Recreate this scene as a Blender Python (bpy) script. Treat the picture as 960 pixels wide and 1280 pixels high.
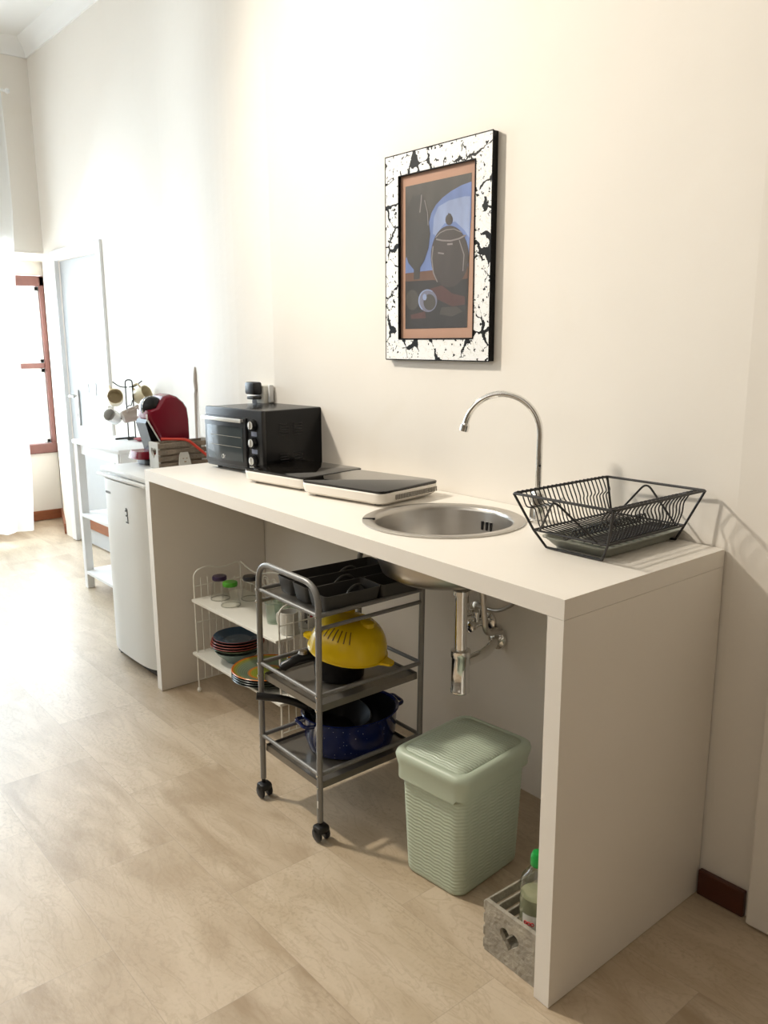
import bpy, bmesh, math, random
from mathutils import Vector, Matrix
random.seed(7)
PI = math.pi
scn = bpy.context.scene
for o in list(bpy.data.objects): bpy.data.objects.remove(o)
COL = scn.collection

# ------------------------------------------------------------------ camera
cam = bpy.data.cameras.new('camera'); co = bpy.data.objects.new('camera', cam); COL.objects.link(co)
yaw, pitch, roll = -0.876, -0.204, -0.005
f = Vector((math.sin(yaw)*math.cos(pitch), math.cos(yaw)*math.cos(pitch), math.sin(pitch)))
r0 = Vector((math.cos(yaw), -math.sin(yaw), 0)); u0 = r0.cross(f)
rr = math.cos(roll)*r0 + math.sin(roll)*u0; uu = -math.sin(roll)*r0 + math.cos(roll)*u0
M = Matrix((rr, uu, -f)).transposed().to_4x4(); M.translation = Vector((0.931, -1.815, 1.381))
co.matrix_world = M
cam.sensor_fit = 'VERTICAL'; cam.sensor_height = 36; cam.lens = 36*1034.8/1280; cam.clip_start = 0.02
scn.camera = co

# ------------------------------------------------------------------ light
scn.view_settings.view_transform = 'Standard'; scn.view_settings.look = 'None'
scn.view_settings.gamma = 1; scn.view_settings.use_curve_mapping = False
scn.view_settings.exposure = -0.08
w = bpy.data.worlds.new('daylight'); scn.world = w; w.use_nodes = True
w.node_tree.nodes['Background'].inputs[0].default_value = (0.92, 0.96, 1.0, 1)
w.node_tree.nodes['Background'].inputs[1].default_value = 3.0

def area(name, loc, target, sx, sy, power, color, shape='RECTANGLE'):
    l = bpy.data.lights.new(name, 'AREA'); l.shape = shape; l.size = sx; l.size_y = sy
    l.energy = power; l.color = color
    o = bpy.data.objects.new(name, l); COL.objects.link(o); o.location = loc
    o.rotation_euler = (Vector(target)-Vector(loc)).to_track_quat('-Z', 'Y').to_euler()
    return o
sl = bpy.data.lights.new('ceiling_spot_light', 'SPOT'); sl.energy = 400; sl.color = (1, 0.92, 0.80); sl.spot_size = math.radians(105); sl.spot_blend = 1.0; sl.shadow_soft_size = 0.11
so = bpy.data.objects.new('ceiling_spot_light', sl); COL.objects.link(so); so.location = (-2.73, -1.54, 3.05)
so.rotation_euler = (Vector((0.45, -0.45, 1.25))-Vector(so.location)).to_track_quat('-Z', 'Y').to_euler()
area('end_window_daylight', (-6.3, -0.3, 1.4), (0, -0.5, 0.9), 1.6, 1.8, 200, (0.84, 0.93, 1.0))
area('balcony_door_daylight', (-5.33, -1.08, 1.42), (-3.9, -1.15, 0.0), 1.6, 2.8, 85, (0.66, 0.85, 1.0))
area('side_fill_light', (-1.7, -3.25, 2.5), (-1.5, 0, 1.5), 3.4, 1.0, 21, (1.0, 0.96, 0.90))  # added fill lamp, high opposite the counter, evens out the long wall
area('far_fill_light', (-3.3, -3.25, 1.7), (-5.2, 0, 0.6), 1.2, 1.7, 13, (0.74, 0.88, 1.0))  # added cool fill lamp, lifts the end wall, recess and door
area('room_fill_light', (0.6, -3.2, 2.0), (-0.9, 0, 1.3), 2.4, 1.8, 7, (1, 0.93, 0.83))  # added weak warm fill lamp from the camera side

# ------------------------------------------------------------------ materials
MATS = {}
def mat(name, color, rough=0.5, metal=0, var=0, scale=20, bump=0, bscale=80, alpha=1, trans=0, ior=1.45, coat=0, spec=0.5, stretch=(1, 1, 1)):
    if name in MATS: return MATS[name]
    m = bpy.data.materials.new(name); m.use_nodes = True; nt = m.node_tree; N = nt.nodes; L = nt.links
    b = N['Principled BSDF']
    b.inputs['Base Color'].default_value = (*color, 1); b.inputs['Roughness'].default_value = rough
    b.inputs['Metallic'].default_value = metal; b.inputs['Alpha'].default_value = alpha
    b.inputs['Transmission Weight'].default_value = trans; b.inputs['IOR'].default_value = ior
    b.inputs['Coat Weight'].default_value = coat; b.inputs['Specular IOR Level'].default_value = spec
    tc = N.new('ShaderNodeTexCoord'); mp = N.new('ShaderNodeMapping'); mp.inputs['Scale'].default_value = stretch
    L.new(tc.outputs['Object'], mp.inputs['Vector'])
    n = N.new('ShaderNodeTexNoise'); n.inputs['Scale'].default_value = scale; n.inputs['Detail'].default_value = 5
    L.new(mp.outputs[0], n.inputs['Vector'])
    mx = N.new('ShaderNodeMix'); mx.data_type = 'RGBA'
    mx.inputs[6].default_value = (*[max(0, c*(1-var)) for c in color], 1)
    mx.inputs[7].default_value = (*[min(1, c*(1+var*0.6)) for c in color], 1)
    L.new(n.outputs[0], mx.inputs[0]); L.new(mx.outputs[2], b.inputs['Base Color'])
    if bump:
        n2 = N.new('ShaderNodeTexNoise'); n2.inputs['Scale'].default_value = bscale; n2.inputs['Detail'].default_value = 4
        L.new(mp.outputs[0], n2.inputs['Vector'])
        bp = N.new('ShaderNodeBump'); bp.inputs['Strength'].default_value = bump; bp.inputs['Distance'].default_value = 0.01
        L.new(n2.outputs[0], bp.inputs['Height']); L.new(bp.outputs[0], b.inputs['Normal'])
    MATS[name] = m
    return m

def math_node(nt, op, a, b=None):
    n = nt.nodes.new('ShaderNodeMath'); n.operation = op
    for i, v in enumerate((a, b)):
        if v is None: continue
        if isinstance(v, (int, float)): n.inputs[i].default_value = v
        else: nt.links.new(v, n.inputs[i])
    return n.outputs[0]

def ramp(nt, src, stops):
    n = nt.nodes.new('ShaderNodeValToRGB'); e = n.color_ramp.elements
    while len(e) < len(stops): e.new(0.5)
    for i, (p, c) in enumerate(stops): e[i].position = p; e[i].color = (*c, 1)
    nt.links.new(src, n.inputs[0]); return n.outputs[0]

def noise(nt, vec, scale, detail=4, dist=0):
    n = nt.nodes.new('ShaderNodeTexNoise'); n.inputs['Scale'].default_value = scale
    n.inputs['Detail'].default_value = detail; n.inputs['Distortion'].default_value = dist
    nt.links.new(vec, n.inputs['Vector']); return n.outputs[0]

def mapping(nt, scale=(1, 1, 1), loc=(0, 0, 0), rot=(0, 0, 0)):
    tc = nt.nodes.new('ShaderNodeTexCoord'); mp = nt.nodes.new('ShaderNodeMapping')
    mp.inputs['Scale'].default_value = scale; mp.inputs['Location'].default_value = loc; mp.inputs['Rotation'].default_value = rot
    nt.links.new(tc.outputs['Object'], mp.inputs['Vector']); return mp.outputs[0]

def mixc(nt, fac, a, b, mode='MIX'):
    n = nt.nodes.new('ShaderNodeMix'); n.data_type = 'RGBA'; n.blend_type = mode
    for s, v in ((0, fac), (6, a), (7, b)):
        if isinstance(v, (int, float)): n.inputs[s].default_value = v
        elif isinstance(v, tuple): n.inputs[s].default_value = (*v, 1)
        else: nt.links.new(v, n.inputs[s])
    return n.outputs[2]

def floor_mat():
    m = bpy.data.materials.new('stone_tile'); m.use_nodes = True; nt = m.node_tree; b = nt.nodes['Principled BSDF']
    vec = mapping(nt, loc=(0.76+0.627*20, 0.617+0.306*20, 0))
    def brick(c1, c2, mort, msize):
        br = nt.nodes.new('ShaderNodeTexBrick'); br.offset = 0.5; br.offset_frequency = 2; br.squash = 1
        nt.links.new(vec, br.inputs['Vector']); br.inputs['Scale'].default_value = 1
        br.inputs['Brick Width'].default_value = 0.627; br.inputs['Row Height'].default_value = 0.306
        br.inputs['Mortar Size'].default_value = msize; br.inputs['Mortar Smooth'].default_value = 0.3; br.inputs['Bias'].default_value = 0
        br.inputs['Color1'].default_value = (*c1, 1); br.inputs['Color2'].default_value = (*c2, 1); br.inputs['Mortar'].default_value = (*mort, 1)
        return br
    br = brick((0, 0, 0), (1, 1, 1), (0.5, 0.5, 0.5), 0.0)
    base = ramp(nt, br.outputs['Color'], [(0.0, (0.36, 0.265, 0.17)), (0.5, (0.46, 0.355, 0.24)), (1.0, (0.55, 0.445, 0.315))])
    # shift the veining in each tile
    comb = nt.nodes.new('ShaderNodeVectorMath'); comb.operation = 'MULTIPLY_ADD'
    nt.links.new(br.outputs['Color'], comb.inputs[0]); comb.inputs[1].default_value = (7, 9, 3)
    v2 = mapping(nt, scale=(1.5, 5, 1), rot=(0, 0, 0.25)); nt.links.new(v2, comb.inputs[2])
    st = noise(nt, comb.outputs[0], 1.6, 8, 1.0)
    c = mixc(nt, math_node(nt, 'MULTIPLY', ramp(nt, st, [(0.38, (0, 0, 0)), (0.62, (1, 1, 1))]), 0.75), base, (0.61, 0.50, 0.37))
    st2 = noise(nt, comb.outputs[0], 3.2, 10, 1.8)
    vein = ramp(nt, st2, [(0.46, (0, 0, 0)), (0.5, (1, 1, 1)), (0.54, (0, 0, 0))])
    c = mixc(nt, math_node(nt, 'MULTIPLY', vein, 0.30), c, (0.33, 0.24, 0.15))
    sp = noise(nt, mapping(nt), 90, 4)
    pat = noise(nt, comb.outputs[0], 2.0, 3)
    spk = math_node(nt, 'MULTIPLY', ramp(nt, sp, [(0.5, (0, 0, 0)), (0.68, (1, 1, 1))]), ramp(nt, pat, [(0.45, (0.12,)*3), (0.65, (0.5,)*3)]))
    c = mixc(nt, spk, c, (0.34, 0.26, 0.17))
    g = brick((1, 1, 1), (1, 1, 1), (0, 0, 0), 0.0014)
    c = mixc(nt, math_node(nt, 'MULTIPLY', g.outputs['Fac'], 0.4), c, (0.33, 0.26, 0.19))
    nt.links.new(c, b.inputs['Base Color'])
    rg = nt.nodes.new('ShaderNodeMapRange'); nt.links.new(sp, rg.inputs[0]); rg.inputs[3].default_value = 0.27; rg.inputs[4].default_value = 0.42
    nt.links.new(rg.outputs[0], b.inputs['Roughness'])
    bp = nt.nodes.new('ShaderNodeBump'); bp.inputs['Strength'].default_value = 0.12; bp.inputs['Distance'].default_value = 0.004
    nt.links.new(math_node(nt, 'SUBTRACT', sp, g.outputs['Fac']), bp.inputs['Height']); nt.links.new(bp.outputs[0], b.inputs['Normal'])
    return m

def plaster(name, color):
    m = bpy.data.materials.new(name); m.use_nodes = True; nt = m.node_tree; b = nt.nodes['Principled BSDF']
    v = mapping(nt); n1 = noise(nt, v, 1.3, 5, 0.6)
    c = mixc(nt, n1, tuple(x*0.97 for x in color), tuple(min(1, x*1.02) for x in color))
    sm = ramp(nt, noise(nt, v, 3.0, 6, 0.8), [(0.60, (0, 0, 0)), (0.78, (1, 1, 1))])
    c = mixc(nt, math_node(nt, 'MULTIPLY', sm, 0.10), c, (0.70, 0.62, 0.47))
    nt.links.new(c, b.inputs['Base Color']); b.inputs['Roughness'].default_value = 0.75
    bp = nt.nodes.new('ShaderNodeBump'); bp.inputs['Strength'].default_value = 0.25; bp.inputs['Distance'].default_value = 0.012
    nt.links.new(math_node(nt, 'ADD', noise(nt, v, 4, 4), math_node(nt, 'MULTIPLY', noise(nt, v, 35, 3), 0.12)), bp.inputs['Height'])
    nt.links.new(bp.outputs[0], b.inputs['Normal'])
    return m

M_floor = floor_mat()
M_wall = plaster('cream_plaster', (0.83, 0.78, 0.705))
M_far = mat('far_wall_low_bounce', (0.30, 0.26, 0.21), 0.8)  # darkened so the unseen front and right walls bounce less light
M_ceil = mat('ceiling_paint', (0.86, 0.85, 0.82), 0.8, bump=0.1, bscale=6)
M_white = mat('white_paint', (0.82, 0.82, 0.81), 0.4, var=0.02)
M_doorgrey = mat('pale_grey_door_paint', (0.50, 0.51, 0.51), 0.45, var=0.02)
M_counter = mat('white_laminate', (0.83, 0.78, 0.705), 0.42, var=0.03, scale=5, bump=0.05, bscale=25)
M_brown = mat('reddish_wood', (0.30, 0.10, 0.045), 0.35, var=0.35, scale=12, stretch=(1, 1, 8))
M_darkwood = mat('dark_skirting', (0.085, 0.022, 0.011), 0.35, var=0.4, scale=12)
M_chrome = mat('chrome', (0.78, 0.77, 0.75), 0.1, 1)
M_steel = mat('brushed_steel', (0.50, 0.475, 0.44), 0.3, 1, var=0.08, scale=8, stretch=(1, 1, 12))
M_black = mat('black_plastic', (0.012, 0.012, 0.013), 0.35)
M_blackgloss = mat('black_gloss', (0.006, 0.006, 0.007), 0.25, spec=0.3)
M_blackmatte = mat('black_nonstick', (0.007, 0.007, 0.008), 0.5, spec=0.25)
M_glassblack = mat('black_glass_top', (0.006, 0.005, 0.004), 0.05, spec=0.42)
M_wire = mat('black_wire', (0.012, 0.011, 0.011), 0.4)
M_grey = mat('grey_metal_paint', (0.235, 0.23, 0.22), 0.38, 0.3)
M_greyplast = mat('dark_grey_plastic', (0.045, 0.043, 0.04), 0.45)
M_tray = mat('grey_translucent_plastic', (0.30, 0.31, 0.26), 0.3, trans=0.2)
M_cream = mat('cream_metal', (0.80, 0.78, 0.70), 0.4)
M_fridge = mat('fridge_white', (0.74, 0.735, 0.70), 0.35)
M_red = mat('burgundy_plastic', (0.19, 0.003, 0.016), 0.25)
M_yellow = mat('yellow_plastic', (0.74, 0.50, 0.0), 0.25)
M_greencap = mat('green_plastic', (0.06, 0.30, 0.015), 0.3)
M_purplecap = mat('purple_plastic', (0.035, 0.015, 0.06), 0.3)
M_charcap = mat('charcoal_plastic', (0.02, 0.02, 0.025), 0.3)
M_mug = mat('cream_ceramic', (0.70, 0.60, 0.40), 0.3)
M_mugw = mat('white_ceramic', (0.78, 0.76, 0.72), 0.25)
M_mugg = mat('taupe_ceramic', (0.42, 0.35, 0.30), 0.3)
M_glass = mat('clear_glass', (0.95, 0.97, 0.96), 0.03, trans=1.0, ior=1.45)
M_grglass = mat('pale_green_glass', (0.80, 0.93, 0.85), 0.04, trans=1.0, ior=1.45)

def thin_glass(name, tint=(1, 1, 1), refl=0.10, ior=1.4):
    m = bpy.data.materials.new(name); m.use_nodes = True; nt = m.node_tree; nt.nodes.remove(nt.nodes['Principled BSDF'])
    t = nt.nodes.new('ShaderNodeBsdfTransparent'); t.inputs[0].default_value = (*tint, 1)
    g = nt.nodes.new('ShaderNodeBsdfGlossy'); g.inputs['Roughness'].default_value = 0.05
    fr = nt.nodes.new('ShaderNodeLayerWeight'); fr.inputs[0].default_value = 0.5
    mx = nt.nodes.new('ShaderNodeMixShader'); nt.links.new(math_node(nt, 'ADD', math_node(nt, 'MULTIPLY', math_node(nt, 'POWER', fr.outputs['Facing'], 4.0), min(0.8, 2*(ior-1.0))), refl*0.2), mx.inputs[0])
    nt.links.new(t.outputs[0], mx.inputs[1]); nt.links.new(g.outputs[0], mx.inputs[2])
    nt.links.new(mx.outputs[0], nt.nodes['Material Output'].inputs[0]); return m
M_pane = thin_glass('window_glass')
M_picglass = thin_glass('picture_glass', refl=0.2, ior=1.09)
M_thinglass = thin_glass('tumbler_glass', (0.97, 0.97, 0.955), 0.1)
M_greenthin = thin_glass('green_tint_glass', (0.89, 0.94, 0.90), 0.4)
M_bottle = thin_glass('bottle_plastic', (0.88, 0.89, 0.82), 0.5)

def sheer():
    m = bpy.data.materials.new('sheer_curtain'); m.use_nodes = True; nt = m.node_tree; nt.nodes.remove(nt.nodes['Principled BSDF'])
    t = nt.nodes.new('ShaderNodeBsdfTranslucent'); t.inputs[0].default_value = (0.93, 0.95, 0.96, 1)
    d = nt.nodes.new('ShaderNodeBsdfDiffuse'); d.inputs[0].default_value = (0.9, 0.92, 0.93, 1)
    tr = nt.nodes.new('ShaderNodeBsdfTransparent')
    a = nt.nodes.new('ShaderNodeMixShader'); a.inputs[0].default_value = 0.35
    nt.links.new(t.outputs[0], a.inputs[1]); nt.links.new(d.outputs[0], a.inputs[2])
    c = nt.nodes.new('ShaderNodeMixShader'); c.inputs[0].default_value = 0.22
    nt.links.new(a.outputs[0], c.inputs[1]); nt.links.new(tr.outputs[0], c.inputs[2])
    nt.links.new(c.outputs[0], nt.nodes['Material Output'].inputs[0]); return m
M_sheer = sheer()

def crackle():
    m = bpy.data.materials.new('white_black_crackle'); m.use_nodes = True; nt = m.node_tree; b = nt.nodes['Principled BSDF']
    v = mapping(nt)
    nz = nt.nodes.new('ShaderNodeTexNoise'); nz.inputs['Scale'].default_value = 18; nz.inputs['Detail'].default_value = 6; nt.links.new(v, nz.inputs['Vector'])
    va = nt.nodes.new('ShaderNodeVectorMath'); va.operation = 'MULTIPLY_ADD'; nt.links.new(nz.outputs['Color'], va.inputs[0]); va.inputs[1].default_value = (0.06,)*3; nt.links.new(v, va.inputs[2])
    vo = nt.nodes.new('ShaderNodeTexVoronoi'); vo.feature = 'DISTANCE_TO_EDGE'; vo.inputs['Scale'].default_value = 11; nt.links.new(va.outputs[0], vo.inputs['Vector'])
    wid = math_node(nt, 'MULTIPLY', ramp(nt, noise(nt, v, 14, 3), [(0.44, (0, 0, 0)), (0.68, (1, 1, 1))]), 0.085)
    crack = math_node(nt, 'LESS_THAN', vo.outputs['Distance'], wid)
    blob = math_node(nt, 'GREATER_THAN', noise(nt, v, 70, 2), 0.655)
    blob2 = math_node(nt, 'GREATER_THAN', noise(nt, v, 34, 5, 1.5), 0.675)
    fct = math_node(nt, 'MAXIMUM', math_node(nt, 'MAXIMUM', crack, blob), blob2)
    sc = math_node(nt, 'MULTIPLY', math_node(nt, 'LESS_THAN', math_node(nt, 'ABSOLUTE', math_node(nt, 'SUBTRACT', noise(nt, v, 40, 4), 0.5)), 0.006), 0.5)
    c = mixc(nt, sc, (0.86, 0.86, 0.85), (0.45, 0.4, 0.25))
    nt.links.new(mixc(nt, fct, c, (0.006, 0.006, 0.006)), b.inputs['Base Color']); b.inputs['Roughness'].default_value = 0.5; b.inputs['Specular IOR Level'].default_value = 0.15
    return m
M_crackle = crackle()

def wicker():
    m = bpy.data.materials.new('sage_wicker_plastic'); m.use_nodes = True; nt = m.node_tree; b = nt.nodes['Principled BSDF']
    b.inputs['Base Color'].default_value = (0.47, 0.535, 0.42, 1); b.inputs['Roughness'].default_value = 0.42
    tc = nt.nodes.new('ShaderNodeTexCoord'); sx = nt.nodes.new('ShaderNodeSeparateXYZ'); nt.links.new(tc.outputs['Object'], sx.inputs[0])
    al = math_node(nt, 'ADD', sx.outputs[0], sx.outputs[1])
    wv = math_node(nt, 'MULTIPLY', math_node(nt, 'SINE', math_node(nt, 'MULTIPLY', al, 130)), 0.0013)
    ph = math_node(nt, 'MULTIPLY', math_node(nt, 'ADD', sx.outputs[2], wv), 2*PI/0.0088)
    h = math_node(nt, 'ABSOLUTE', math_node(nt, 'SINE', ph))
    bp = nt.nodes.new('ShaderNodeBump'); bp.inputs['Strength'].default_value = 0.55; bp.inputs['Distance'].default_value = 0.003
    nt.links.new(h, bp.inputs['Height']); nt.links.new(bp.outputs[0], b.inputs['Normal']); return m
def wicker_lid():
    m = bpy.data.materials.new('sage_wicker_lid'); m.use_nodes = True; nt = m.node_tree; b = nt.nodes['Principled BSDF']
    b.inputs['Base Color'].default_value = (0.47, 0.535, 0.42, 1); b.inputs['Roughness'].default_value = 0.42
    tc = nt.nodes.new('ShaderNodeTexCoord'); sx = nt.nodes.new('ShaderNodeSeparateXYZ'); nt.links.new(tc.outputs['Object'], sx.inputs[0])
    wv = math_node(nt, 'MULTIPLY', math_node(nt, 'SINE', math_node(nt, 'MULTIPLY', sx.outputs[0], 130)), 0.0013)
    h = math_node(nt, 'ABSOLUTE', math_node(nt, 'SINE', math_node(nt, 'MULTIPLY', math_node(nt, 'ADD', sx.outputs[1], wv), 2*PI/0.02)))
    bp = nt.nodes.new('ShaderNodeBump'); bp.inputs['Strength'].default_value = 0.45; bp.inputs['Distance'].default_value = 0.004
    nt.links.new(h, bp.inputs['Height']); nt.links.new(bp.outputs[0], b.inputs['Normal']); return m
M_bin = wicker(); M_binlid = wicker_lid()
M_binplain = mat('sage_plastic', (0.47, 0.535, 0.42), 0.4)
M_crate = mat('greywashed_wood', (0.40, 0.36, 0.29), 0.8, var=0.55, scale=28, bump=0.5, bscale=90, stretch=(1, 1, 1))
M_crateD = mat('weathered_slat_wood', (0.27, 0.215, 0.16), 0.85, var=0.6, scale=30, bump=0.4, bscale=90)
M_cratew = mat('whitewashed_wood', (0.62, 0.60, 0.55), 0.8, var=0.2, scale=28)

def enamel():
    m = bpy.data.materials.new('speckled_blue_enamel'); m.use_nodes = True; nt = m.node_tree; b = nt.nodes['Principled BSDF']
    vo = nt.nodes.new('ShaderNodeTexVoronoi'); vo.inputs['Scale'].default_value = 90; nt.links.new(mapping(nt), vo.inputs['Vector'])
    sp = math_node(nt, 'LESS_THAN', vo.outputs['Distance'], 0.11)
    k = math_node(nt, 'MULTIPLY', sp, math_node(nt, 'GREATER_THAN', noise(nt, mapping(nt), 60, 2), 0.5))
    nt.links.new(mixc(nt, k, (0.004, 0.012, 0.085), (0.4, 0.45, 0.55)), b.inputs['Base Color'])
    b.inputs['Roughness'].default_value = 0.15; return m
M_enamel = enamel()

def rings(name, stops, scale):
    m = bpy.data.materials.new(name); m.use_nodes = True; nt = m.node_tree; b = nt.nodes['Principled BSDF']
    tc = nt.nodes.new('ShaderNodeTexCoord'); sx = nt.nodes.new('ShaderNodeSeparateXYZ'); nt.links.new(tc.outputs['Object'], sx.inputs[0])
    rad = math_node(nt, 'SQRT', math_node(nt, 'ADD', math_node(nt, 'POWER', sx.outputs[0], 2), math_node(nt, 'POWER', sx.outputs[1], 2)))
    rn = math_node(nt, 'DIVIDE', rad, scale)
    c = ramp(nt, rn, stops)
    br = math_node(nt, 'MULTIPLY', math_node(nt, 'ADD', math_node(nt, 'SINE', math_node(nt, 'MULTIPLY', rad, 900)), 1), 0.14)
    nt.links.new(mixc(nt, br, c, (0.02, 0.02, 0.02)), b.inputs['Base Color']); b.inputs['Roughness'].default_value = 0.22; return m

# ------------------------------------------------------------------ mesh helpers
def box(bm, c, s, bev=0, rot=None):
    g = bmesh.ops.create_cube(bm, size=1)
    vs = g['verts']; bmesh.ops.scale(bm, vec=s, verts=vs)
    if bev:
        es = list({e for v in vs for e in v.link_edges})
        q = bmesh.ops.bevel(bm, geom=es, offset=bev, segments=2, affect='EDGES', profile=0.5)
        vs = list({v for fc in q['faces'] for v in fc.verts} | {v for v in vs if v.is_valid})
    if rot is not None: bmesh.ops.rotate(bm, cent=(0, 0, 0), matrix=rot, verts=vs)
    bmesh.ops.translate(bm, vec=c, verts=vs)
    return vs

def fillet(pts, rad, n=5, closed=False):
    P = [Vector(q) for q in pts]; out = []; N = len(P)
    for i in range(N):
        if not closed and i in (0, N-1): out.append(P[i]); continue
        a, b, c = P[i-1], P[i], P[(i+1) % N]
        u = a-b; v = c-b; d = min(rad, u.length*0.49, v.length*0.49)
        p, q = b+u.normalized()*d, b+v.normalized()*d
        for k in range(n+1):
            t = k/n; out.append((1-t)**2*p+2*t*(1-t)*b+t*t*q)
    return out

def tube(bm, pts, r, seg=8, closed=False, caps=True):
    P = [Vector(q) for q in pts]; N = len(P); rings_ = []; up = None
    for i in range(N):
        if closed: t = P[(i+1) % N]-P[i-1]
        else: t = P[min(i+1, N-1)]-P[max(i-1, 0)]
        if t.length < 1e-9: t = Vector((0, 0, 1))
        t.normalize()
        if up is None:
            up = Vector((0, 0, 1)) if abs(t.z) < 0.9 else Vector((1, 0, 0))
        up = (up-t*up.dot(t))
        if up.length < 1e-6: up = t.orthogonal()
        up.normalize(); s = t.cross(up)
        ri = r[i] if isinstance(r, (list, tuple)) else r
        rings_.append([bm.verts.new(P[i]+ri*(math.cos(2*PI*k/seg)*up+math.sin(2*PI*k/seg)*s)) for k in range(seg)])
    for i in range(N if closed else N-1):
        a, b = rings_[i], rings_[(i+1) % N]
        for k in range(seg): bm.faces.new((a[k], a[(k+1) % seg], b[(k+1) % seg], b[k]))
    if not closed and caps: bm.faces.new(rings_[0][::-1]); bm.faces.new(rings_[-1])

def lathe(bm, prof, seg=32, c=(0, 0, 0), sx=1, sy=1, M=None):
    rs = []
    for (r, z) in prof:
        if r < 1e-6: rs.append([bm.verts.new(Vector((0, 0, z)))])
        else: rs.append([bm.verts.new(Vector((sx*r*math.cos(2*PI*k/seg), sy*r*math.sin(2*PI*k/seg), z))) for k in range(seg)])
    allv = [v for q in rs for v in q]
    for a, b in zip(rs, rs[1:]):
        for k in range(seg):
            k2 = (k+1) % seg
            if len(a) == 1 and len(b) == 1: break
            if len(a) == 1: bm.faces.new((a[0], b[k], b[k2]))
            elif len(b) == 1: bm.faces.new((a[k2], a[k], b[0]))
            else: bm.faces.new((a[k2], a[k], b[k], b[k2]))
    for v in allv:
        v.co = (M @ v.co if M else v.co)+Vector(c)

def loft(bm, loops, cap0=True, cap1=True):
    rs = [[bm.verts.new(p) for p in lp] for lp in loops]; n = len(rs[0])
    for a, b in zip(rs, rs[1:]):
        for k in range(n): bm.faces.new((a[k], a[(k+1) % n], b[(k+1) % n], b[k]))
    if cap0: bm.faces.new(rs[0][::-1])
    if cap1: bm.faces.new(rs[-1])

def rrect(w, d, r, z, n=4, cx=0, cy=0):
    r = min(r, w/2-1e-4, d/2-1e-4); out = []
    for (sx, sy, a0) in ((1, -1, -PI/2), (1, 1, 0), (-1, 1, PI/2), (-1, -1, PI)):
        for k in range(n+1):
            a = a0+PI/2*k/n
            out.append(Vector((cx+sx*(w/2-r)+r*math.cos(a), cy+sy*(d/2-r)+r*math.sin(a), z)))
    return out

def plate_holes(bm, outer, holes, z0, z1):
    """flat plate with holes, extruded from z0 to z1"""
    edges = {z0: [], z1: []}
    for lp in [outer]+holes:
        lo = [bm.verts.new((x, y, z0)) for x, y in lp]; hi = [bm.verts.new((x, y, z1)) for x, y in lp]; n = len(lp)
        for k in range(n):
            fc = bm.faces.new((lo[k], lo[(k+1) % n], hi[(k+1) % n], hi[k]))
            edges[z0].append(bm.edges.get((lo[k], lo[(k+1) % n]))); edges[z1].append(bm.edges.get((hi[k], hi[(k+1) % n])))
    for z in (z0, z1): bmesh.ops.triangle_fill(bm, use_beauty=True, use_dissolve=False, edges=edges[z])

def prism(bm, poly, z0, z1): loft(bm, [[Vector((x, y, z0)) for x, y in poly], [Vector((x, y, z1)) for x, y in poly]])

def obj(name, bm, m, parent=None, smooth=True, loc=None, rot=None, ang=40):
    bmesh.ops.recalc_face_normals(bm, faces=bm.faces)
    me = bpy.data.meshes.new(name); bm.to_mesh(me); bm.free()
    for x in (m if isinstance(m, (list, tuple)) else [m]): me.materials.append(x)
    if smooth:
        me.polygons.foreach_set('use_smooth', [True]*len(me.polygons)); me.set_sharp_from_angle(angle=math.radians(ang))
    o = bpy.data.objects.new(name, me); COL.objects.link(o); o.parent = parent
    if loc is not None: o.location = loc
    if rot is not None: o.rotation_euler = rot
    return o
def part(name, m, parent, fn, **k):
    bm = bmesh.new(); fn(bm); return obj(name, bm, m, parent, **k)
def thing(name, label, cat, loc=(0, 0, 0), rz=0, group=None, rot=None):
    o = bpy.data.objects.new(name, None); COL.objects.link(o); o.location = loc
    o.rotation_euler = rot if rot else (0, 0, rz); o.empty_display_size = 0.05
    o['label'] = label; o['category'] = cat
    if group: o['group'] = group
    return o
def tag(o, label, cat, group=None):
    o['label'] = label; o['category'] = cat
    if group: o['group'] = group
    return o
def struct(name, bm, m, parent=None, smooth=False):
    o = obj(name, bm, m, parent, smooth=smooth)
    if parent is None: o['kind'] = 'structure'
    return o
def copy_tree(o, parent=None):
    c = o.copy(); COL.objects.link(c); c.parent = parent
    for ch in o.children: copy_tree(ch, c)
    return c

# ================================================================== the room
H = 3.30
def sst(t): t = max(0, min(1, t)); return t*t*(3-2*t)
def yw(x):
    if x > 0: return 0.0
    if x > -1.9: return 0.036*math.sin(PI*min(1, -x/1.9))**0.8
    return 0.185*sst((-x-2.15)/1.15)
def strip(bm, x0, x1, z0, z1, th=0.25, n=24):
    ys = [x0+(x1-x0)*i/n for i in range(n+1)]
    prism(bm, [(x, yw(x)) for x in ys]+[(x1, yw(x1)+th), (x0, yw(x0)+th)], z0, z1)
bm = bmesh.new()
strip(bm, -4.09, 2.4, 0, H, n=90); strip(bm, -4.09, -4.90, 1.955, H, n=4); strip(bm, -4.90, -5.1, 0, H, n=2)
struct('wall_back', bm, M_wall, smooth=False)
bm = bmesh.new(); box(bm, (-1.7, -1.2, -0.05), (8.6, 4.4, 0.1)); struct('floor', bm, M_floor)
bm = bmesh.new(); box(bm, (-1.5, -1.5, H+0.05), (7.8, 4.0, 0.1)); struct('ceiling', bm, M_ceil)
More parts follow.
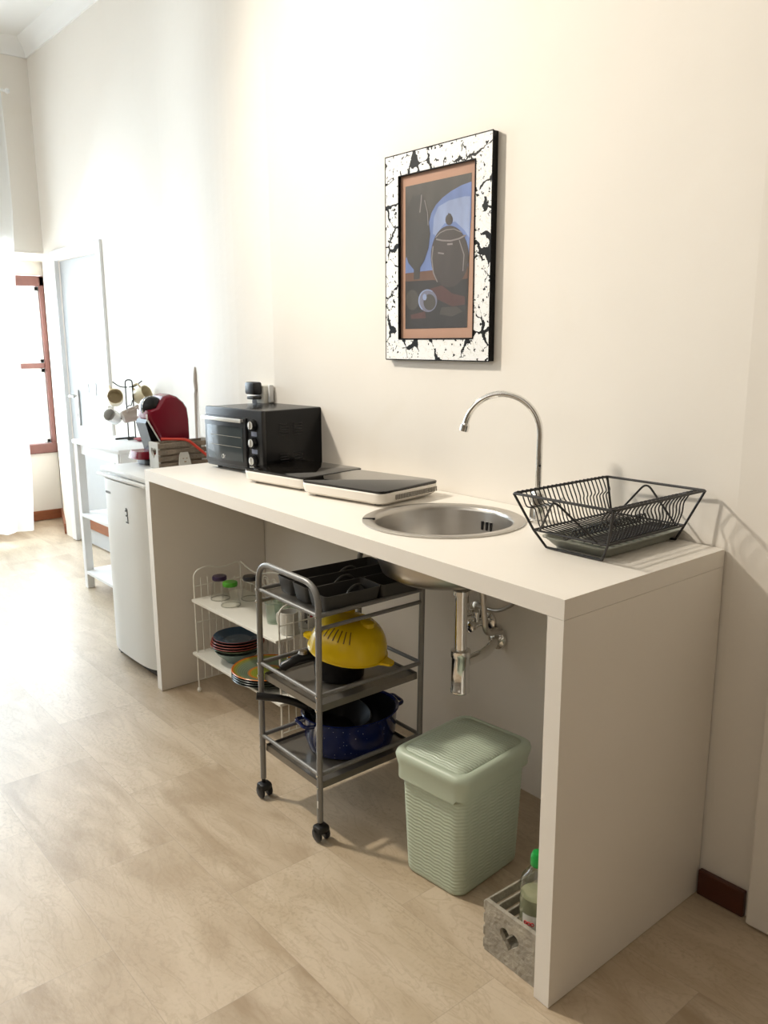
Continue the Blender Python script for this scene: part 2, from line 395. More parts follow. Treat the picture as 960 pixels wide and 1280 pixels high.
# end wall with a deep window recess
bm = bmesh.new()
box(bm, (-5.2, 0.05, (1.99+H)/2), (0.2, 0.60, H-1.99))
box(bm, (-5.2, -1.075, (2.88+H)/2), (0.2, 1.65, H-2.88))
box(bm, (-5.2, -2.65, H/2), (0.2, 1.5, H))
struct('wall_left', bm, M_wall)
bm = bmesh.new()     # recess lining: splayed reveal, soffit, parapet below the window
prism(bm, [(-5.1, 0.187), (-5.8, 0.40), (-5.8, 0.5), (-5.1, 0.5)], 0, 2.05)
prism(bm, [(-5.1, -0.25), (-5.1, 0.187), (-5.8, 0.42), (-5.8, -0.25)], 1.975, 1.989)
box(bm, (-5.52, -0.27, 1.0), (0.62, 0.04, 2.0))
box(bm, (-5.83, -0.5, 0.27), (0.2, 1.86, 0.54)); box(bm, (-5.83, -0.5, 1.95), (0.2, 1.86, 0.14))
box(bm, (-5.83, 0.42, 1.0), (0.2, 0.09, 2.0))
struct('wall_recess', bm, M_wall)
bm = bmesh.new(); box(bm, (-1.4, -3.45, H/2), (7.6, 0.1, H)); struct('wall_front', bm, M_far)
bm = bmesh.new(); box(bm, (2.35, -1.6, H/2), (0.1, 3.7, H)); struct('wall_right', bm, M_far)
# cornice
bm = bmesh.new()
prof = [(0, 0), (0, -0.10), (-0.012, -0.10), (-0.018, -0.075), (-0.036, -0.042), (-0.068, -0.015), (-0.078, 0)]
xs = [-5.1+i*0.15 for i in range(50)]
loft(bm, [[Vector((x, yw(x)+a, H+b)) for a, b in prof] for x in xs])
struct('trim_1', bm, M_ceil, smooth=True)
bm = bmesh.new()
loft(bm, [[Vector((-5.1-a, y, H+b)) for a, b in prof] for y in (0.185, -3.4)])
struct('trim_2', bm, M_ceil, smooth=True)

# window in the recess
wy0, wy1, wz0, wz1, wx = -0.60, 0.372, 0.54, 1.87, -5.76
bm = bmesh.new()
for (c, s) in (((wx, (wy0+wy1)/2, wz1-0.035), (0.09, wy1-wy0, 0.075)), ((wx, (wy0+wy1)/2, wz0+0.03), (0.11, wy1-wy0, 0.075)),
               ((wx, wy1-0.018, (wz0+wz1)/2), (0.09, 0.036, wz1-wz0)), ((wx, wy0+0.018, (wz0+wz1)/2), (0.09, 0.036, wz1-wz0)),
               ((wx, (wy0+wy1)/2, 1.205), (0.05, wy1-wy0-0.07, 0.038))):
    box(bm, c, s, 0.006)
wn = obj('window_1', bm, mat('dusky_rose_wood', (0.20, 0.085, 0.07), 0.4, var=0.3, scale=12), smooth=False); wn['kind'] = 'structure'
bm = bmesh.new()
for z0, z1 in ((wz0+0.07, 1.185), (1.225, wz1-0.075)):
    for y0, y1 in ((wy0+0.036, -0.12), (-0.11, wy1-0.036)):
        for (c, s) in (((wx, (y0+y1)/2, z0+0.016), (0.04, y1-y0, 0.032)), ((wx, (y0+y1)/2, z1-0.016), (0.04, y1-y0, 0.032)),
                       ((wx, y0+0.016, (z0+z1)/2), (0.04, 0.032, z1-z0)), ((wx, y1-0.016, (z0+z1)/2), (0.04, 0.032, z1-z0))):
            box(bm, c, s, 0.004)
obj('window_sash', bm, M_white, wn, smooth=False)
bm = bmesh.new(); box(bm, (wx, (wy0+wy1)/2, (wz0+wz1)/2), (0.006, wy1-wy0-0.08, wz1-wz0-0.1)); obj('window_pane', bm, M_pane, wn, smooth=False)
# the recess goes on to the left behind the curtain: a taller glazed door
# baseboards
bm = bmesh.new(); box(bm, (-5.722, -0.5, 0.042), (0.016, 1.79, 0.075), 0.003); struct('baseboard_left', bm, M_brown)
bm = bmesh.new(); prism(bm, [(-5.72, 0.376), (-5.12, 0.193), (-5.12, 0.178), (-5.72, 0.361)], 0.004, 0.079); struct('baseboard_recess', bm, M_brown)
bm = bmesh.new(); box(bm, (0.065, -0.009, 0.036), (0.12, 0.016, 0.068), 0.003); struct('baseboard_back', bm, M_darkwood)

# door in the long wall, white casing
bm = bmesh.new()
for (c, s) in (((-4.895, 0.182, 0.99), (0.085, 0.03, 1.975)), ((-4.10, 0.182, 0.99), (0.07, 0.03, 1.975)), ((-4.497, 0.182, 1.945), (0.72, 0.03, 0.07))):
    box(bm, c, s, 0.006)
d1 = obj('door_1', bm, M_white, smooth=False); d1['kind'] = 'structure'
bm = bmesh.new(); box(bm, (-4.495, 0.225, 0.96), (0.73, 0.04, 1.90), 0.003)
for z0, z1 in ((0.28, 0.85), (1.15, 1.78)):
    for (c, s) in (((-4.495, 0.203, z0), (0.5, 0.008, 0.02)), ((-4.495, 0.203, z1), (0.5, 0.008, 0.02)), ((-4.745, 0.203, (z0+z1)/2), (0.02, 0.008, z1-z0)), ((-4.245, 0.203, (z0+z1)/2), (0.02, 0.008, z1-z0))):
        pass
lf = obj('door_leaf', bm, M_doorgrey, d1, smooth=False)
bm = bmesh.new()
box(bm, (-4.70, 0.196, 0.95), (0.045, 0.010, 0.24), 0.003)
hd = obj('lock_plate', bm, M_white, lf, smooth=False)
bm = bmesh.new(); tube(bm, fillet([(-4.70, 0.195, 1.03), (-4.70, 0.14, 1.03), (-4.60, 0.14, 1.03)], 0.02), 0.008); 
box(bm, (-4.70, 0.189, 0.90), (0.014, 0.006, 0.03), 0.001)
obj('door_handle', bm, M_steel, lf)
bm = bmesh.new()
for (c, s) in (((-4.44, 0.203, 1.12), (0.14, 0.005, 0.012)), ((-4.44, 0.203, 1.05), (0.14, 0.005, 0.012)), ((-4.505, 0.203, 1.085), (0.012, 0.005, 0.08)), ((-4.375, 0.203, 1.085), (0.012, 0.005, 0.08))): box(bm, c, s, 0.001)
obj('door_notice_frame', bm, M_white, lf, smooth=False)
bm = bmesh.new(); box(bm, (-4.47, 0.196, 0.16), (0.66, 0.012, 0.075), 0.003); obj('baseboard_strip', bm, M_brown, d1, smooth=False)  # brown strip in place of the baseboard glimpsed at the door's foot
# right-hand casing and closed door at the picture's edge
bm = bmesh.new()
box(bm, (0.185, -0.017, 1.05), (0.09, 0.034, 2.09), 0.005); box(bm, (1.115, -0.017, 1.05), (0.09, 0.034, 2.09), 0.005); box(bm, (0.65, -0.017, 2.06), (0.84, 0.034, 0.08), 0.005)
d2 = obj('door_2', bm, M_counter, smooth=False); d2['kind'] = 'structure'
bm = bmesh.new(); box(bm, (0.65, -0.011, 1.01), (0.84, 0.02, 2.0), 0.003); obj('door_leaf', bm, M_counter, d2, smooth=False)

# painted cable trunking running down the wall left of the oven
bm = bmesh.new()
cy = yw(-2.82)-0.007
tube(bm, [(-2.83, cy, 0.40), (-2.84, cy, 0.75), (-2.83, cy-0.002, 0.9), (-2.825, cy, 1.13), (-2.815, cy, 1.15)], 0.007)
tube(bm, [(-2.815, cy, 1.15), (-2.825, cy, 1.19), (-2.82, cy, 1.23), (-2.825, cy+0.004, 1.26)], [0.009, 0.008, 0.007, 0.003])
tag(obj('wall_cable', bm, mat('brownish_cable', (0.50, 0.44, 0.38), 0.6)), 'thin beige cable running up the wall between red coffee machine and black oven', 'cable')

# curtain and rod
bm = bmesh.new()
n = 90; top = []; lo = []
def cy_(i): return -0.02-1.9*i/n
cols = []
for i in range(n+1):
    y = cy_(i); col = []
    for k in range(9):
        z = 0.09+(2.85)*k/8
        sp = 1-0.03*k/8
        lean = 0.055*(1-z/2.94)
        col.append(bm.verts.new((-5.0+0.030*math.sin(i*0.9+0.4*math.sin(k))*(0.5+0.5*(1-k/8))+0.008*math.sin(i*2.3), y*sp-lean+0.012*math.sin(k*1.3)*(1-i/n), z+0.004*math.sin(i*0.7))))
    cols.append(col)
for a, b in zip(cols, cols[1:]):
    for k in range(8): bm.faces.new((a[k], a[k+1], b[k+1], b[k]))
t = thing('sheer_curtain', 'long white sheer curtain hanging in front of the end window', 'curtain', (0, 0, 0))
obj('fabric', bm, M_sheer, t, ang=180)
part('curtain_rod', M_white, t, lambda b: (tube(b, [(-5.0, -2.0, 2.955), (-5.0, 0.0, 2.955)], 0.009), lathe(b, [(0, -0.018), (0.014, -0.01), (0.017, 0), (0.014, 0.01), (0, 0.018)], 12, (-5.0, 0.012, 2.955))))
part('rod_bracket', M_white, t, lambda b: (box(b, (-5.05, -0.06, 2.94), (0.1, 0.012, 0.012)), box(b, (-5.094, -0.06, 2.94), (0.01, 0.03, 0.06))))

# ================================================================== worktop
def yf(x): return -0.596+0.0447*(-x)
L_ = 2.085; T = 0.041; HT = 0.90
SX, SY, SR = -0.665, -0.273, 0.198
t = thing('worktop_counter', 'long white laminate waterfall counter built against the wall', 'counter', (0, 0, 0))
xs = [-L_+L_*i/30 for i in range(31)]
outer = [(-L_, yf(-L_)), (0, yf(0))]+[(x, yw(x)-0.003) for x in xs[::-1]]
holes = [[(SX+SR*math.cos(a*PI/32), SY+SR*math.sin(a*PI/32)) for a in range(64)]]
part('worktop', M_counter, t, lambda b: plate_holes(b, outer, holes, HT-T, HT), smooth=False)
def sp_(x0, x1):
    def fn(b):
        prism(b, [(x0, yf(x0)), (x1, yf(x1)), (x1, yw(x1)-0.003), (x0, yw(x0)-0.003)], 0.002, HT-T-0.0008)
    return fn
part('side_panel', M_counter, t, sp_(-0.041, 0), smooth=False)
part('side_panel', M_counter, t, sp_(-L_, -L_+0.041), smooth=False)

# ---- sink
t = thing('round_sink', 'round stainless steel sink set into the white worktop', 'sink', (SX, SY, HT))
prof = [(0.223, 0.0008), (0.223, 0.003), (0.219, 0.005), (0.196, 0.004), (0.190, 0.0), (0.187, -0.01), (0.180, -0.10), (0.165, -0.135), (0.13, -0.155), (0.045, -0.163), (0.035, -0.172), (0.0, -0.172),
        ]
prof2 = [(0.0, -0.176), (0.04, -0.176), (0.05, -0.167), (0.135, -0.159), (0.170, -0.139), (0.185, -0.10), (0.191, -0.01), (0.193, 0.0008), (0.223, 0.0008)]
part('basin', M_steel, t, lambda b: lathe(b, prof+prof2, 72))
def slots(b):
    for k in range(3):
        a = math.radians(14+k*6.5); R = 0.1845
        box(b, (R*math.cos(a), R*math.sin(a), -0.048), (0.004, 0.009, 0.030), 0.001, Matrix.Rotation(a, 3, 'Z'))
for k in range(3):
    a = math.radians(88+k*5.0); R = 0.1835
    part('overflow_slot', M_black, t, lambda b: box(b, (R*math.cos(a), R*math.sin(a), -0.046), (0.006, 0.007, 0.026), 0.001, Matrix.Rotation(a, 3, 'Z')), smooth=False)
part('sink_clip', M_black, t, lambda b: box(b, (-0.1325, -0.155, 0.004), (0.034, 0.007, 0.005), 0.001, Matrix.Rotation(math.radians(50), 3, 'Z')), smooth=False)
part('drain_strainer', M_chrome, t, lambda b: lathe(b, [(0, -0.168), (0.03, -0.168), (0.034, -0.1665), (0.036, -0.1715)], 24))

# ---- tap
t = thing('swan_neck_tap', 'tall chrome swan neck tap standing behind the sink', 'tap', (-0.485, -0.095, HT))
d = Vector((-0.885, -0.465, 0))
R = 0.104
def arc(b):
    pts = [Vector((0, 0, 0.06)), Vector((0, 0, 0.236))]
    for k in range(1, 22):
        a = PI*k/21*0.94
        pts.append(Vector((0, 0, 0.236))+d*(R-R*math.cos(a))+Vector((0, 0, R*math.sin(a))))
    tube(b, pts, 0.0085, 14)
    global TE, TD
    TE = pts[-1]; TD = (pts[-1]-pts[-2]).normalized()
part('spout', M_chrome, t, arc)
part('aerator', M_chrome, t, lambda b: tube(b, [TE-TD*0.004, TE, TE+TD*0.001, TE+TD*0.018, TE+TD*0.019], [0.0095, 0.0105, 0.0125, 0.0125, 0.009], 16))
part('tap_body', M_chrome, t, lambda b: lathe(b, [(0, 0.001), (0.028, 0.001), (0.028, 0.006), (0.022, 0.010), (0.021, 0.07), (0.019, 0.082), (0.012, 0.088), (0.0, 0.09)], 24))
part('lever', M_chrome, t, lambda b: tube(b, [(0.02, 0, 0.045), (0.05, 0.0, 0.055), (0.085, 0.0, 0.075)], [0.008, 0.006, 0.004], 10))
part('set_screw', M_black, t, lambda b: lathe(b, [(0, 0.0015), (0.003, 0.0012), (0.003, 0)], 10, (0.0065, -0.0058, 0.153), M=Matrix.Rotation(math.radians(48), 3, 'Z') @ Matrix.Rotation(PI/2, 3, 'X')))

# ---- waste trap + stop valves
t = thing('sink_waste_trap', 'chrome bottle trap hanging under the sink', 'plumbing', (-0.592, -0.273, 0.42))
part('trap_cup', M_chrome, t, lambda b: lathe(b, [(0, 0), (0.022, 0), (0.025, 0.004), (0.027, 0.004), (0.027, 0.012), (0.0255, 0.014), (0.0255, 0.105), (0.028, 0.108), (0.028, 0.125), (0.021, 0.128), (0, 0.128)], 28))
part('down_pipe', M_chrome, t, lambda b: (lathe(b, [(0.017, 0.12), (0.017, 0.285), (0.022, 0.285), (0.022, 0.296), (0.017, 0.298), (0.030, 0.302), (0, 0.303)], 24)))
part('outlet_pipe', M_chrome, t, lambda b: tube(b, fillet([(0, 0.02, 0.085), (-0.02, 0.12, 0.080), (-0.135, 0.301, 0.050)], 0.05), 0.015, 16))
part('wall_flange', M_chrome, t, lambda b: lathe(b, [(0, 0), (0.036, 0), (0.034, 0.01), (0.018, 0.02), (0, 0.02)], 24, (-0.135, 0.302, 0.050), M=Matrix.Rotation(PI/2, 3, 'X')))
part('vent_pipe', M_steel, t, lambda b: tube(b, fillet([(0.03, 0.05, 0.30), (0.035, 0.06, 0.17), (0.0, 0.16, 0.14)], 0.03), 0.009, 12))
def valve(x, z, lab, hose):
    y = yw(x)
    v = thing('stop_valve', lab, 'valve', (x, y-0.002, z), group=None)
    RX = Matrix.Rotation(PI/2, 3, 'X')
    part('escutcheon', M_chrome, v, lambda b: lathe(b, [(0, 0), (0.034, 0), (0.032, 0.008), (0.014, 0.016), (0, 0.016)], 28, M=RX))
    part('valve_body', M_chrome, v, lambda b: (tube(b, [(0, -0.01, 0), (0, -0.075, 0)], 0.011, 14), lathe(b, [(0, -0.018), (0.016, -0.018), (0.016, 0.0), (0.0, 0.0)], 6, (0, -0.035, 0), M=RX), tube(b, [(0, -0.055, 0), (0, -0.055, 0.04)], 0.009, 12)))
    part('knob', M_chrome, v, lambda b: lathe(b, [(0, 0), (0.019, 0), (0.021, 0.006), (0.020, 0.016), (0.012, 0.02), (0, 0.021)], 18, (0, -0.075, 0), M=RX))
    part('supply_hose', M_steel, v, lambda b: (tube(b, hose, 0.006, 10), tube(b, [hose[-3], hose[-2]], 0.009, 8)))
valve(-0.772, 0.515, 'chrome stop valve above the waste outlet with its hose curving right', fillet([(0, -0.055, 0.03), (0.0, -0.06, 0.062), (0.07, -0.08, 0.072), (0.12, -0.09, 0.080), (0.20, -0.11, 0.125), (0.27, -0.12, 0.33)], 0.03))
valve(-0.815, 0.535, 'upper left chrome stop valve on the wall behind the trap', fillet([(0, -0.055, 0.04), (0.0, -0.06, 0.12), (0.06, -0.10, 0.2), (0.10, -0.11, 0.32)], 0.03))

# ================================================================== painting on the wall
px0, px1, pz0, pz1, py = -1.246, -0.776, 1.320, 1.957, 0.012
cx_, cz_ = (px0+px1)/2, (pz0+pz1)/2; W_, HH = px1-px0, pz1-pz0
t = thing('framed_picture', 'framed still life in a white and black crackled frame on the wall', 'picture', (cx_, yw(cx_)-0.001, cz_), rot=(0, 0, 0.0))
yb = py-(yw(cx_)-0.001)     # front of the frame in local y
def fr(b):
    ow, oh, iw, ih = W_/2, HH/2, W_/2-0.066, HH/2-0.066
    o = [(-ow, -oh), (ow, -oh), (ow, oh), (-ow, oh)]; i = [(-iw, -ih), (iw, -ih), (iw, ih), (-iw, ih)]
    for k in range(4):
        a, c, d_, e = o[k], o[(k+1) % 4], i[(k+1) % 4], i[k]
        fs = [bm_v(b, q, y) for q in (a, c, d_, e) for y in (yb,)]
        b.faces.new(fs)
def bm_v(b, q, y): return b.verts.new((q[0], y, q[1]))
part('frame_face', M_crackle, t, fr, smooth=False)
def frs(b):
    o = [(-W_/2, -HH/2), (W_/2, -HH/2), (W_/2, HH/2), (-W_/2, HH/2)]
    iw, ih = W_/2-0.066, HH/2-0.066; i = [(-iw, -ih), (iw, -ih), (iw, ih), (-iw, ih)]
    for lp, y1 in ((o, -0.001), (i, yb+0.010)):
        A = [bm_v(b, q, yb+0.0005) for q in lp]; B = [bm_v(b, q, y1) for q in lp]
        for k in range(4): b.faces.new((A[k], A[(k+1) % 4], B[(k+1) % 4], B[k]))
    b.faces.new([bm_v(b, q, -0.001) for q in o])
    for k in range(4):   # thin black lip lines round the opening
        a, c = Vector((i[k][0], yb, i[k][1])), Vector((i[(k+1) % 4][0], yb, i[(k+1) % 4][1])); tube(b, [a, c], 0.0025, 6)
        a, c = Vector((o[k][0], yb+0.001, o[k][1])), Vector((o[(k+1) % 4][0], yb+0.001, o[(k+1) % 4][1])); tube(b, [a, c], 0.0022, 6)
part('frame_edge', M_blackgloss, t, frs, smooth=False)
M_mat = mat('terracotta_mount', (0.50, 0.29, 0.20), 0.7, var=0.05)
ym = yb+0.009
part('mount_board', M_mat, t, lambda b: box(b, (0, ym+0.0015, 0), (W_-0.13, 0.003, HH-0.13)), smooth=False)
ART = [('art_dark', (0.075, 0.068, 0.058)), ('art_blue', (0.16, 0.23, 0.48)), ('art_jar', (0.062, 0.05, 0.046)), ('art_tree', (0.055, 0.05, 0.045)), ('art_brown', (0.16, 0.08, 0.05)),
       ('art_ground', (0.036, 0.032, 0.032)), ('art_ball', (0.20, 0.20, 0.27)), ('art_cloth', (0.10, 0.045, 0.04)), ('art_line', (0.25, 0.22, 0.21)), ('art_ltblue', (0.30, 0.37, 0.58))]
AM = [mat(nm, c, 0.6, var=0.45, scale=25, stretch=(1, 1, 0.35)) for nm, c in ART]
def art(b):
    aw, ah = 0.292, 0.440     # print size
    def P(x, y, lay):         # zoomed crop pixel -> picture plane
        s = (x-188)/(500-188)
        tp = 360-72*s; bt = 1050-10*s
        v = (y-tp)/(bt-tp)
        s = max(0, min(1, s)); v = max(0, min(1, v))
        return b.verts.new(((s-0.5)*aw, ym-0.0006-0.00012*lay, (0.5-v)*ah))
    def poly(pts, m, lay):
        vs = [P(x, y, lay) for x, y in pts]
        fc = b.faces.new(vs); fc.material_index = m
    def ell(cx, cy, rx, ry, n=36, a0=0, a1=2*PI): return [(cx+rx*math.cos(a0+(a1-a0)*k/n), cy+ry*math.sin(a0+(a1-a0)*k/n)) for k in range(n)]
    poly([(188, 360), (500, 288), (490, 1040), (183, 1050)], 0, 0)
    poly([(500, 330), (455, 348), (410, 375), (372, 405), (340, 440), (318, 480), (305, 530), (240, 640), (190, 700), (186, 778), (250, 770), (490, 745), (500, 500)], 1, 1)
    poly([(330, 500), (350, 450), (400, 420), (470, 400), (495, 400), (495, 600), (470, 560), (430, 520), (380, 530), (340, 590), (325, 580)], 9, 2)
    poly([(186, 775), (300, 760), (490, 735), (490, 830), (330, 840), (186, 830)], 4, 3)
    poly([(186, 815), (330, 805), (400, 815), (490, 795), (484, 1040), (183, 1050)], 5, 4)
    poly([(310, 850), (370, 830), (420, 870), (478, 885), (478, 925), (420, 935), (350, 900)], 7, 5)
    poly([(268, 385), (290, 430), (306, 520), (313, 580), (305, 650), (285, 710), (264, 745), (262, 800), (232, 805), (232, 755), (205, 725), (190, 680), (190, 480), (225, 400), (255, 400)], 3, 6)
    poly(ell(405, 690, 88, 150), 2, 7)
    poly(ell(402, 512, 17, 26), 2, 7)
    poly([(393, 500), (398, 480), (410, 484), (413, 500)], 2, 8)
    def stroke(pts, w, m, lay):
        w *= 1.7
        for (x0, y0), (x1, y1) in zip(pts, pts[1:]):
            dx, dy = x1-x0, y1-y0; l = math.hypot(dx, dy) or 1; nx, ny = -dy/l*w, dx/l*w
            poly([(x0+nx, y0+ny), (x1+nx, y1+ny), (x1-nx, y1-ny), (x0-nx, y0-ny)], m, lay)
    stroke([(342, 606), (370, 612), (410, 613), (450, 602), (478, 585)], 2.2, 8, 9)
    stroke([(340, 598), (360, 575), (390, 560), (425, 556), (460, 572)], 1.3, 8, 9)
    stroke([(328, 640), (322, 700), (330, 770), (350, 815)], 1.6, 8, 9)
    stroke([(270, 395), (268, 430), (262, 480)], 1.5, 8, 9); stroke([(285, 420), (300, 480), (303, 540)], 1.2, 8, 9)
    stroke([(352, 672), (380, 676)], 2, 8, 9); stroke([(395, 630), (420, 628)], 2.5, 8, 9); stroke([(450, 610), (472, 680), (468, 760)], 1.2, 8, 9)
    poly(ell(225, 905, 34, 50), 0, 6)
    poly(ell(303, 908, 46, 56), 6, 7); poly(ell(312, 915, 30, 40), 0, 8); poly(ell(288, 890, 10, 16), 9, 9)
    stroke(ell(303, 908, 44, 54, 20, 2.2, 5.4), 1.6, 9, 9)
    poly([(215, 980), (290, 960), (295, 995), (220, 1000)], 7, 6)
    poly([(370, 940), (440, 935), (470, 960), (420, 985), (360, 975)], 0, 6)
part('print', AM, t, art, smooth=False)
part('picture_glass', M_picglass, t, lambda b: box(b, (0, yb+0.0045, 0), (W_-0.134, 0.002, HH-0.134)), smooth=False)

# ================================================================== things on the worktop
# ---- dish rack
RW, RD, RZ = 0.272, 0.362, 0.134
t = thing('dish_rack', 'black wire dish drying rack on the right end of the counter', 'dish rack', (-0.188, -0.197, HT))
def rk_top(x, y): return Vector((x*RW/2, y*RD/2, RZ))
FW, FD, FZ = 0.206, 0.306, 0.046
fo = Vector((-0.006, 0.014, 0))
def rk_fl(x, y): return Vector((x*FW/2, y*FD/2, FZ))+fo
def rk_ft(x, y): return Vector((-0.010+x*0.078, 0.032+y*0.148, 0.004))
def rk_frame(b):
    tube(b, fillet([rk_top(-1, -1), rk_top(1, -1), rk_top(1, 1), rk_top(-1, 1)], 0.006, 3, True), 0.0032, 8, True)
    for x in (-1, 1):
        for y in (-1, 1): tube(b, [rk_top(x, y), rk_fl(x, y), rk_ft(x, y)], 0.003, 8)
    for y in (-1, 1):
        tube(b, [rk_ft(-1, y), rk_ft(1, y)], 0.0028, 8)
part('rim_and_legs', M_wire, t, rk_frame)
part('floor_frame', M_wire, t, lambda b: tube(b, fillet([rk_fl(-1, -1), rk_fl(1, -1), rk_fl(1, 1), rk_fl(-1, 1)], 0.006, 3, True), 0.0026, 8, True))
for y in (-1, 1):
    part('zigzag_brace', M_wire, t, lambda b: tube(b, fillet([rk_fl(-0.82, y), (rk_top(-0.15, y)), rk_fl(0.75, y)], 0.022, 6), 0.0026, 8))
for k in range(22):
    s = -0.93+1.80*k/21
    def w_(b):
        yt, yl = s*RD/2, s*FD/2+fo.y
        a = [(-RW/2, yt, RZ+0.003), (-RW/2+0.012, yt, RZ+0.004), (-RW/2+0.028, yt*0.99+yl*0.01, RZ-0.03), (-FW/2-0.012, yl, FZ+0.05), (-FW/2+0.004, yl, FZ+0.004), (-0.035, yl, FZ-0.002)]
        a += [(-0.022, yl, FZ-0.012), (-0.010, yl, FZ-0.002), (0.0, yl, FZ+0.022), (0.010, yl, FZ-0.002)]
        a += [(FW/2-0.014, yl, FZ), (FW/2-0.002, yl, FZ+0.035), (RW/2-0.040, yt, RZ-0.03), (RW/2-0.018, yt, RZ+0.002), (RW/2, yt, RZ+0.003)]
        tube(b, fillet(a, 0.010, 3), 0.0017, 6)
    part('rack_wire', M_wire, t, w_)
for k in range(3):
    part('cross_wire', M_wire, t, lambda b: tube(b, [(0.035+k*0.022, -FD/2+fo.y, FZ-0.003), (0.035+k*0.022, FD/2+fo.y, FZ-0.003)], 0.0017, 6))
t = thing('drip_tray', 'grey translucent drip tray lying beneath the black dish rack', 'tray', (-0.205, -0.152, HT+0.0006))
def dt(b):
    loft(b, [rrect(0.135, 0.25, 0.02, 0.002), rrect(0.15, 0.27, 0.02, 0.002), rrect(0.178, 0.318, 0.02, 0.024), rrect(0.186, 0.326, 0.02, 0.0255), rrect(0.186, 0.326, 0.02, 0.028), rrect(0.176, 0.316, 0.02, 0.0275), rrect(0.148, 0.272, 0.02, 0.008), rrect(0.13, 0.25, 0.02, 0.008)])
    for k in range(9): box(b, (0, -0.11+k*0.0275, 0.010), (0.12, 0.006, 0.004), 0.001)
part('tray_body', M_tray, t, dt)

# ---- induction hobs
def hob(loc, rz, w_, d_, lab, notch):
    t = thing('induction_hob', lab, 'hob', loc, rz, 'portable induction hobs')
    part('hob_base', M_counter, t, lambda b: (loft(b, [rrect(w_*0.93, d_*0.9, 0.03, 0.006), rrect(w_-0.006, d_-0.006, 0.03, 0.014), rrect(w_, d_, 0.028, 0.038), rrect(w_-0.004, d_-0.004, 0.026, 0.041)])))
    part('glass_top', M_glassblack, t, lambda b: loft(b, [rrect(w_-0.004, d_-0.004, 0.024, 0.0412), rrect(w_-0.002, d_-0.002, 0.024, 0.044), rrect(w_-0.002, d_-0.002, 0.024, 0.048), rrect(w_-0.008, d_-0.008, 0.022, 0.0495)]))
    for sx in (-1, 1):
        for sy in (-1, 1): part('foot', M_black, t, lambda b: lathe(b, [(0, 0.0005), (0.012, 0.0005), (0.012, 0.007), (0, 0.007)], 16, (sx*w_*0.36, sy*d_*0.36, 0)))
    if notch:
        def vents(b):
            for k in range(26): box(b, (w_/2+0.0002, -0.075+k*0.0078, 0.0245), (0.0016, 0.0042, 0.015), 0)
        part('side_vent', mat('vent_shadow_grey', (0.25, 0.23, 0.2), 0.6), t, vents, smooth=False)
    return t
hob((-1.090, -0.190, HT), math.radians(9), 0.350, 0.280, 'right portable induction hob with vented white side, beside the sink', True)
hob((-1.440, -0.205, HT), math.radians(7), 0.325, 0.280, 'left portable induction hob, squeezed between the oven and the other hob', False)

# ---- mini oven
t = thing('mini_oven', 'black countertop mini oven with three knobs and a glass door', 'oven', (-1.810, -0.128, HT), math.radians(4))
ow, od, oz0, oz1 = 0.365, 0.280, 0.014, 0.237
part('oven_body', M_blackgloss, t, lambda b: loft(b, [[Vector((v.y+0.004 if 0 else p.x, p.z+0.004, p.y+(oz0+oz1)/2)) for p in rrect(ow, oz1-oz0, 0.008, zz) for v in (p,)] for zz in (-od/2+0.004, od/2)]))
part('oven_face', M_black, t, lambda b: box(b, (0, -od/2+0.006, (oz0+oz1)/2), (ow+0.006, 0.02, oz1-oz0+0.004), 0.006))
M_ovglass = mat('smoked_oven_glass', (0.035, 0.045, 0.05), 0.12)
dr = part('oven_door', M_black, t, lambda b: box(b, (-0.038, -od/2-0.009, 0.118), (0.274, 0.012, 0.180), 0.004))
part('door_glass', M_ovglass, dr, lambda b: box(b, (-0.038, -od/2-0.0157, 0.108), (0.236, 0.002, 0.128), 0.0008))
part('oven_rack_bar', mat('dim_rack_metal', (0.30, 0.27, 0.22), 0.4, 0.5), dr, lambda b: (tube(b, [(-0.135, -od/2-0.0168, 0.135), (0.07, -od/2-0.0168, 0.135)], 0.001, 6), tube(b, [(-0.135, -od/2-0.0168, 0.098), (0.07, -od/2-0.0168, 0.098)], 0.001, 6)), smooth=False)
part('door_handle', mat('satin_silver', (0.72, 0.72, 0.70), 0.3, 0.6), dr, lambda b: (box(b, (-0.038, -od/2-0.030, 0.198), (0.262, 0.008, 0.014), 0.003), box(b, (-0.155, -od/2-0.02, 0.198), (0.012, 0.02, 0.010)), box(b, (0.08, -od/2-0.02, 0.198), (0.012, 0.02, 0.010))))
def logo(b):   # small round letter mark: ring, stem and tail
    z, x0, y = 0.056, -0.045, -od/2-0.0172
    tube(b, [(x0-0.008+0.006*math.cos(a*PI/8), y, z+0.007*math.sin(a*PI/8)) for a in range(16)], 0.001, 5, True)
    tube(b, [(x0-0.002, y, z+0.010), (x0-0.002, y, z-0.005)], 0.0009, 5)
    tube(b, [(x0+0.004, y, z-0.006), (x0+0.004, y, z+0.004), (x0+0.009, y, z+0.005)], 0.0009, 5)
part('door_logo', M_mugw, dr, logo)
